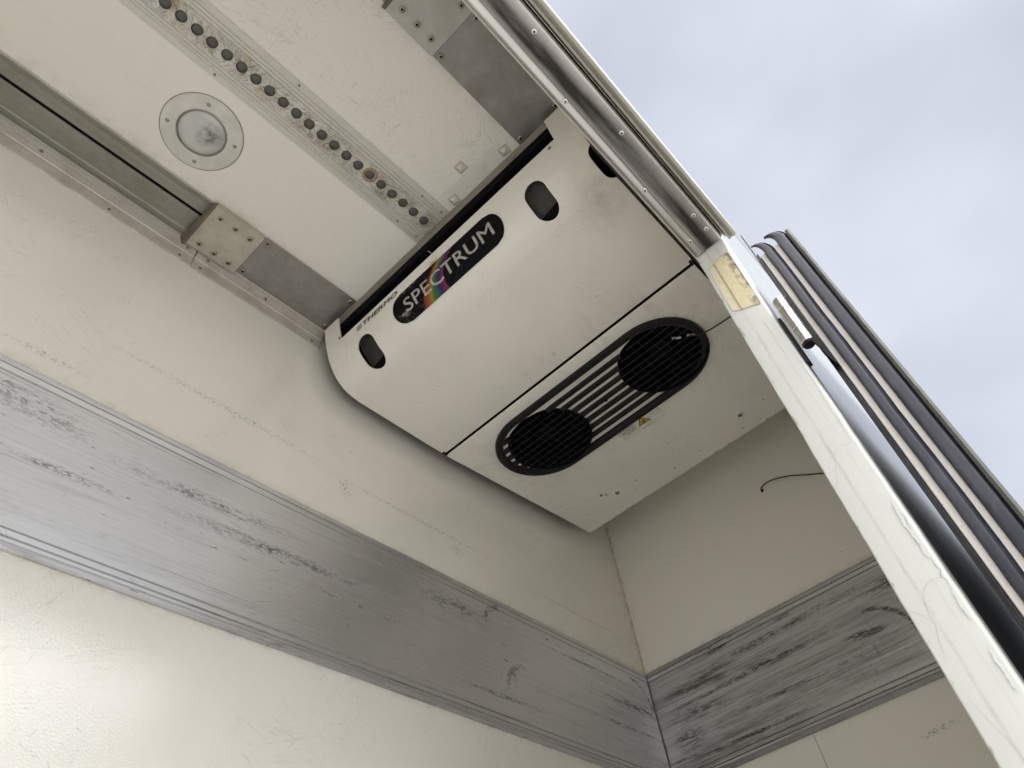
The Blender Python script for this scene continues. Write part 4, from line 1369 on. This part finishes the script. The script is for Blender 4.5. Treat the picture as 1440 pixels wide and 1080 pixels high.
for x in (-1.608, -1.359, -1.192, -1.857, -2.105):
    put('rivet', RIVET, (x, -1.0345, HZ + 0.0012), DN, head).scale = (0.86, 0.86, 1.0)
b = bmesh.new(); extrude(b, [(-1.0914, HZ + 0.010), (-1.0914, HZ + 0.031), (-1.0925, HZ + 0.031), (-1.0925, HZ + 0.010)], 'x', XR, -1.147)
obj('edge_gap', b, M['void'], head)
b = bmesh.new(); extrude(b, [(-1.0927, HZ + 0.031), (-1.0927, HZ + 0.006), (-1.0934, HZ + 0.0035), (-1.0946, HZ + 0.0028), (-1.0956, HZ + 0.0040), (-1.0960, HZ + 0.031)], 'x', XR, -1.143)
obj('edge_bead', b, M['steel'], head, 40)
b = bmesh.new()
gp = [(-1.0963, HZ + 0.012), (-1.0972, HZ - 0.0030), (-1.0990, HZ - 0.0065), (-1.1015, HZ - 0.0060), (-1.1035, HZ - 0.0015), (-1.1060, HZ - 0.0040), (-1.1100, HZ - 0.0062), (-1.1140, HZ - 0.0040), (-1.1168, HZ + 0.0020), (-1.1175, HZ + 0.0110), (-1.1150, HZ + 0.0120), (-1.1120, HZ + 0.0110), (-1.1000, HZ + 0.0300), (-1.0963, HZ + 0.0300)]
ring0 = extrude(b, gp, 'x', XR, -1.138)
tag(obj('rain_gutter', b, M['gutter'], None, 40), 'cream rain gutter along the outer edge of the doorway lintel', 'gutter')

post = thing('door_post', 'white weathered door post with a bare yellow patch near its top', 'door post')
PX = -1.145
b = bmesh.new()
N = 8
r_o, r_i = 0.0060, 0.0030
pts = [(-1.1050, -1.0200), (PX + r_i, -1.0200)]
for k in range(1, 6):
    a = math.pi / 2 * k / 5
    pts.append((PX + r_i - r_i * math.sin(a), -1.0200 - r_i + r_i * math.cos(a)))
pts.append((PX, -1.0870 + r_o))
for k in range(1, 8):
    a = math.pi / 2 * k / 7
    pts.append((PX + r_o - r_o * math.cos(a), -1.0870 + r_o - r_o * math.sin(a)))
pts.append((-1.1050, -1.0870))
extrude(b, pts, 'z', 1.0, HZ + 0.030, cuts=90)
# slight unevenness of the moulded face
for v in b.verts:
    v.co.x += 0.0009 * mnoise.noise((v.co.y * 40, v.co.z * 5, 0)) if v.co.x < -1.11 else 0
    v.co.y += 0.0011 * mnoise.noise((v.co.z * 9, 2.0, 0)) + 0.0006 * mnoise.noise((v.co.z * 38, 5.0, 0)) if v.co.x < -1.11 else 0
obj('post_body', b, M['post'], post, 40)


def face_x(y, z, off=0.0010):
    return Vector((PX - off, y, z))


def ribbon(name, line, w, off, mat, parent, jit=0.0012):
    """thin raised ribbon on the post's face through (y, z) points; tapering ends"""
    pts = [Vector((p[0], p[1], 0)) for p in line]
    pts = spline(pts, 8)
    pts = [p + Vector((mnoise.noise((p.y * 160, p.x * 90, 1.0)), mnoise.noise((p.y * 150, p.x * 80, 7.0)), 0)) * jit for p in pts]
    b = bmesh.new(); prev = None
    for i, p in enumerate(pts):
        d = (pts[min(i + 1, len(pts) - 1)] - pts[max(i - 1, 0)]).normalized()
        nrm = Vector((-d.y, d.x, 0))
        ww = w * (0.35 + 0.65 * math.sin(math.pi * min(1, max(0, i / (len(pts) - 1)))) ** 0.5) * (0.7 + 0.6 * abs(mnoise.noise((p.y * 90, 3, p.x * 50))))
        a = b.verts.new(face_x(p.x + nrm.x * ww, p.y + nrm.y * ww, off)); c_ = b.verts.new(face_x(p.x - nrm.x * ww, p.y - nrm.y * ww, off))
        if prev: b.faces.new((prev[0], prev[1], c_, a))
        prev = (a, c_)
    return obj(name, b, mat, parent, 0)


# bare patch with a ragged outer side
edge = []
for k in range(21):
    z = 2.742 - (2.742 - 2.580) * k / 20
    edge.append((-1.0800 + 0.0020 * mnoise.noise((z * 60, 0, 0)) + 0.0014 * mnoise.noise((z * 190, 0, 4)), z - 0.010 * (1 - k / 20) * 0 + 0.012 - 0.0006 * k))
top = [(-1.0300, 2.7455), (-1.045, 2.7475), (-1.060, 2.7530)]
patch_pts = top + edge + [(-1.0790, 2.5640), (-1.066, 2.5735), (-1.050, 2.5800), (-1.0400, 2.5850), (-1.0290, 2.5935), (-1.0285, 2.640), (-1.0290, 2.700)]
b = bmesh.new(); b.faces.new([b.verts.new(face_x(y, z, 0.0012)) for y, z in patch_pts])
bmesh.ops.triangulate(b, faces=b.faces[:])
obj('bare_patch', b, M['patch'], post, 0)
ribbon('crack', [(-1.0255, 2.739), (-1.045, 2.7480), (-1.062, 2.7540), (-1.082, 2.7600)], 0.00041, 0.0016, M['crack'], post, 0.0006)
ribbon('crack', [(-1.0815, 2.752), (-1.0805, 2.715), (-1.0815, 2.680), (-1.0800, 2.640), (-1.0812, 2.596)], 0.00030, 0.0017, M['crack'], post)
ribbon('crack', [(-1.0795, 2.40), (-1.0805, 2.33), (-1.0785, 2.27), (-1.0790, 2.22), (-1.0765, 2.195)], 0.00022, 0.0016, M['crack'], post, 0.002)
ribbon('crack', [(-1.0765, 2.195), (-1.055, 2.20), (-1.040, 2.175), (-1.032, 2.152), (-1.022, 2.140)], 0.00014, 0.0016, M['crack'], post, 0.001)
ribbon('crack', [(-1.076, 2.075), (-1.0800, 2.050), (-1.0770, 2.020), (-1.0760, 1.995), (-1.0805, 1.975), (-1.0790, 1.958), (-1.0815, 1.945)], 0.00038, 0.0016, M['crack'], post, 0.003)
ribbon('crack', [(-1.0790, 1.958), (-1.062, 1.960), (-1.049, 1.950), (-1.042, 1.928), (-1.041, 1.908), (-1.036, 1.895), (-1.032, 1.872)], 0.00021, 0.0016, M['crack'], post, 0.001)
ribbon('crack', [(-1.020, 1.938), (-1.030, 1.932), (-1.041, 1.912)], 0.00013, 0.0015, M['crack'], post, 0.0008)
ribbon('crack', [(-1.0225, 1.818), (-1.030, 1.820), (-1.034, 1.805), (-1.040, 1.782), (-1.046, 1.752), (-1.042, 1.735)], 0.00012, 0.0015, M['crack'], post, 0.001)
for line in ([(-1.0815, 2.082), (-1.0785, 2.070), (-1.0770, 2.040), (-1.0785, 2.01)], [(-1.0825, 1.945), (-1.0795, 1.925), (-1.0805, 1.90)], [(-1.0805, 1.865), (-1.0780, 1.850), (-1.0790, 1.83), (-1.0770, 1.815)]):
    ribbon('paint_flake', line, 0.0022, 0.0021, M['flake'], post, 0.002)

# ------------------------------------------------------------------ the open door folded back against the outside
door = thing('door', 'open insulated door folded back outside, its edge carrying two dark gaskets', 'door')
DX = -1.140
b = bmesh.new(); box(b, (DX, -1.1945, 1.03), (0.60, -1.1275, 2.684), 0.001, 1)  # lengthened out of view so the outer skin mirrors door instead of sky
obj('door_panel', b, M['core'], door)
b = bmesh.new(); box(b, (DX + 0.006, -1.1272, 1.03), (0.60, -1.1225, 2.684))
obj('inner_skin', b, M['door_edge'], door)
# outer skin edge
b = bmesh.new(); extrude(b, [(DX - 0.010, -1.1905), (DX - 0.012, -1.1950), (DX - 0.010, -1.1990), (0.6, -1.1990), (0.6, -1.1950), (DX + 0.002, -1.1948)], 'z', 1.02, 2.690)
obj('outer_skin', b, M['door_edge'], door, 30)


def strip(name, sect, z0, z1, mat, curl=None, cuts=60, wob=0.0):
    """rubber strip: an (x,y) section run up the door edge; curl = (shift along y, rise, taper) for the loose top end"""
    b = bmesh.new()
    path = [(0.0, 0.0, z0 + (z1 - z0) * k / cuts, 1.0) for k in range(cuts + 1)]
    if curl:
        sy, rise, tp = curl
        for k in range(1, 9):
            u = k / 8
            path.append((-0.004 * u, sy * u * u, z1 + rise * math.sin(u * math.pi / 2), 1.0 + (tp - 1.0) * u))
    cy0 = sum(p[1] for p in sect) / len(sect); cx0 = sum(p[0] for p in sect) / len(sect)
    rings = []
    for ox, oy, z, sc in path:
        w = wob * (mnoise.noise((z * 7, cy0 * 50, 0)) + 0.5 * mnoise.noise((z * 31, cy0 * 50, 3)))
        rings.append([b.verts.new((cx0 + (p[0] - cx0) * sc + ox, cy0 + (p[1] - cy0) * sc + oy + w, z)) for p in sect])
    n = len(sect)
    for r0, r1 in zip(rings, rings[1:]):
        for i in range(n):
            b.faces.new((r0[i], r0[(i + 1) % n], r1[(i + 1) % n], r1[i]))
    b.faces.new(rings[0]); b.faces.new(rings[-1])
    return obj(name, b, mat, door, 24)


def lip_section(y0, y1, yd, h):
    """flattened bulb from y0 (towards the post) to y1, followed by a thin shadowed lip to yd"""
    out = [(DX + 0.001, y0)]
    for k in range(9):
        u = k / 8
        out.append((DX - 0.004 - h * (1 - abs(2 * u - 1) ** 7) * (1.0 - 0.25 * u), y0 + (y1 - y0) * u))
    out += [(DX - 0.003, y1 - 0.0006), (DX - 0.0045, yd), (DX + 0.001, yd)]
    return out


strip('gasket', lip_section(-1.1375, -1.1545, -1.1580, 0.0055), 1.03, 2.676, M['gasket'], (0.020, 0.038, 0.35), 70, 0.0012)
strip('gasket', lip_section(-1.1665, -1.1885, -1.1915, 0.0065), 1.03, 2.682, M['gasket'], (0.020, 0.030, 0.55), 70, 0.0008)
# black edge trim nearest the post, standing a little higher
strip('edge_trim', [(DX + 0.004, -1.1185), (DX - 0.006, -1.1190), (DX - 0.0085, -1.1205), (DX - 0.006, -1.1222), (DX - 0.004, -1.1232), (DX - 0.004, -1.1262), (DX + 0.004, -1.1268)], 1.03, 2.690, M['rubber'])
b = bmesh.new(); extrude(b, [(DX + 0.004, -1.1190), (DX - 0.003, -1.1200), (DX - 0.003, -1.1222), (DX + 0.004, -1.1226)], 'z', 2.690, 2.775)
obj('trim_end', b, M['door_edge'], door)
# hinge
hinge = obj('hinge', (lambda bb: box(bb, (-1.150, -1.1268, 2.375), (-1.135, -1.1180, 2.535), 0.001, 1))(bmesh.new()), M['black'], door)
HX, HY, HRr = -1.1500, -1.1085, 0.0125
for z1, z0 in ((2.5360, 2.5065), (2.5050, 2.4450), (2.4435, 2.4080)):
    b = bmesh.new()
    lathe(b, [(0, 0), (HRr - 0.001, 0), (HRr, 0.001), (HRr, z1 - z0 - 0.001), (HRr - 0.001, z1 - z0), (0, z1 - z0)], (HX, HY, z0), Vector((0, 0, 1)), 32)
    obj('knuckle', b, M['steel'], hinge, 40)
b = bmesh.new(); lathe(b, [(0, 0), (HRr - 0.0025, 0), (HRr - 0.0025, 0.132), (0, 0.132)], (HX, HY, 2.404), Vector((0, 0, 1)), 24)
obj('pin', b, M['black'], hinge, 40)
b = bmesh.new(); extrude(b, [(-1.1150, 2.407), (-1.1285, 2.407), (-1.1285, 2.330), (-1.1255, 2.335), (-1.1215, 2.360), (-1.1190, 2.385)], 'x', -1.158, -1.143)
obj('door_leaf', b, M['black'], hinge)
b = bmesh.new(); box(b, (-1.1455, -1.0935, 2.378), (-1.130, -1.0876, 2.505), 0.001, 1)
obj('post_leaf', b, M['black'], hinge)
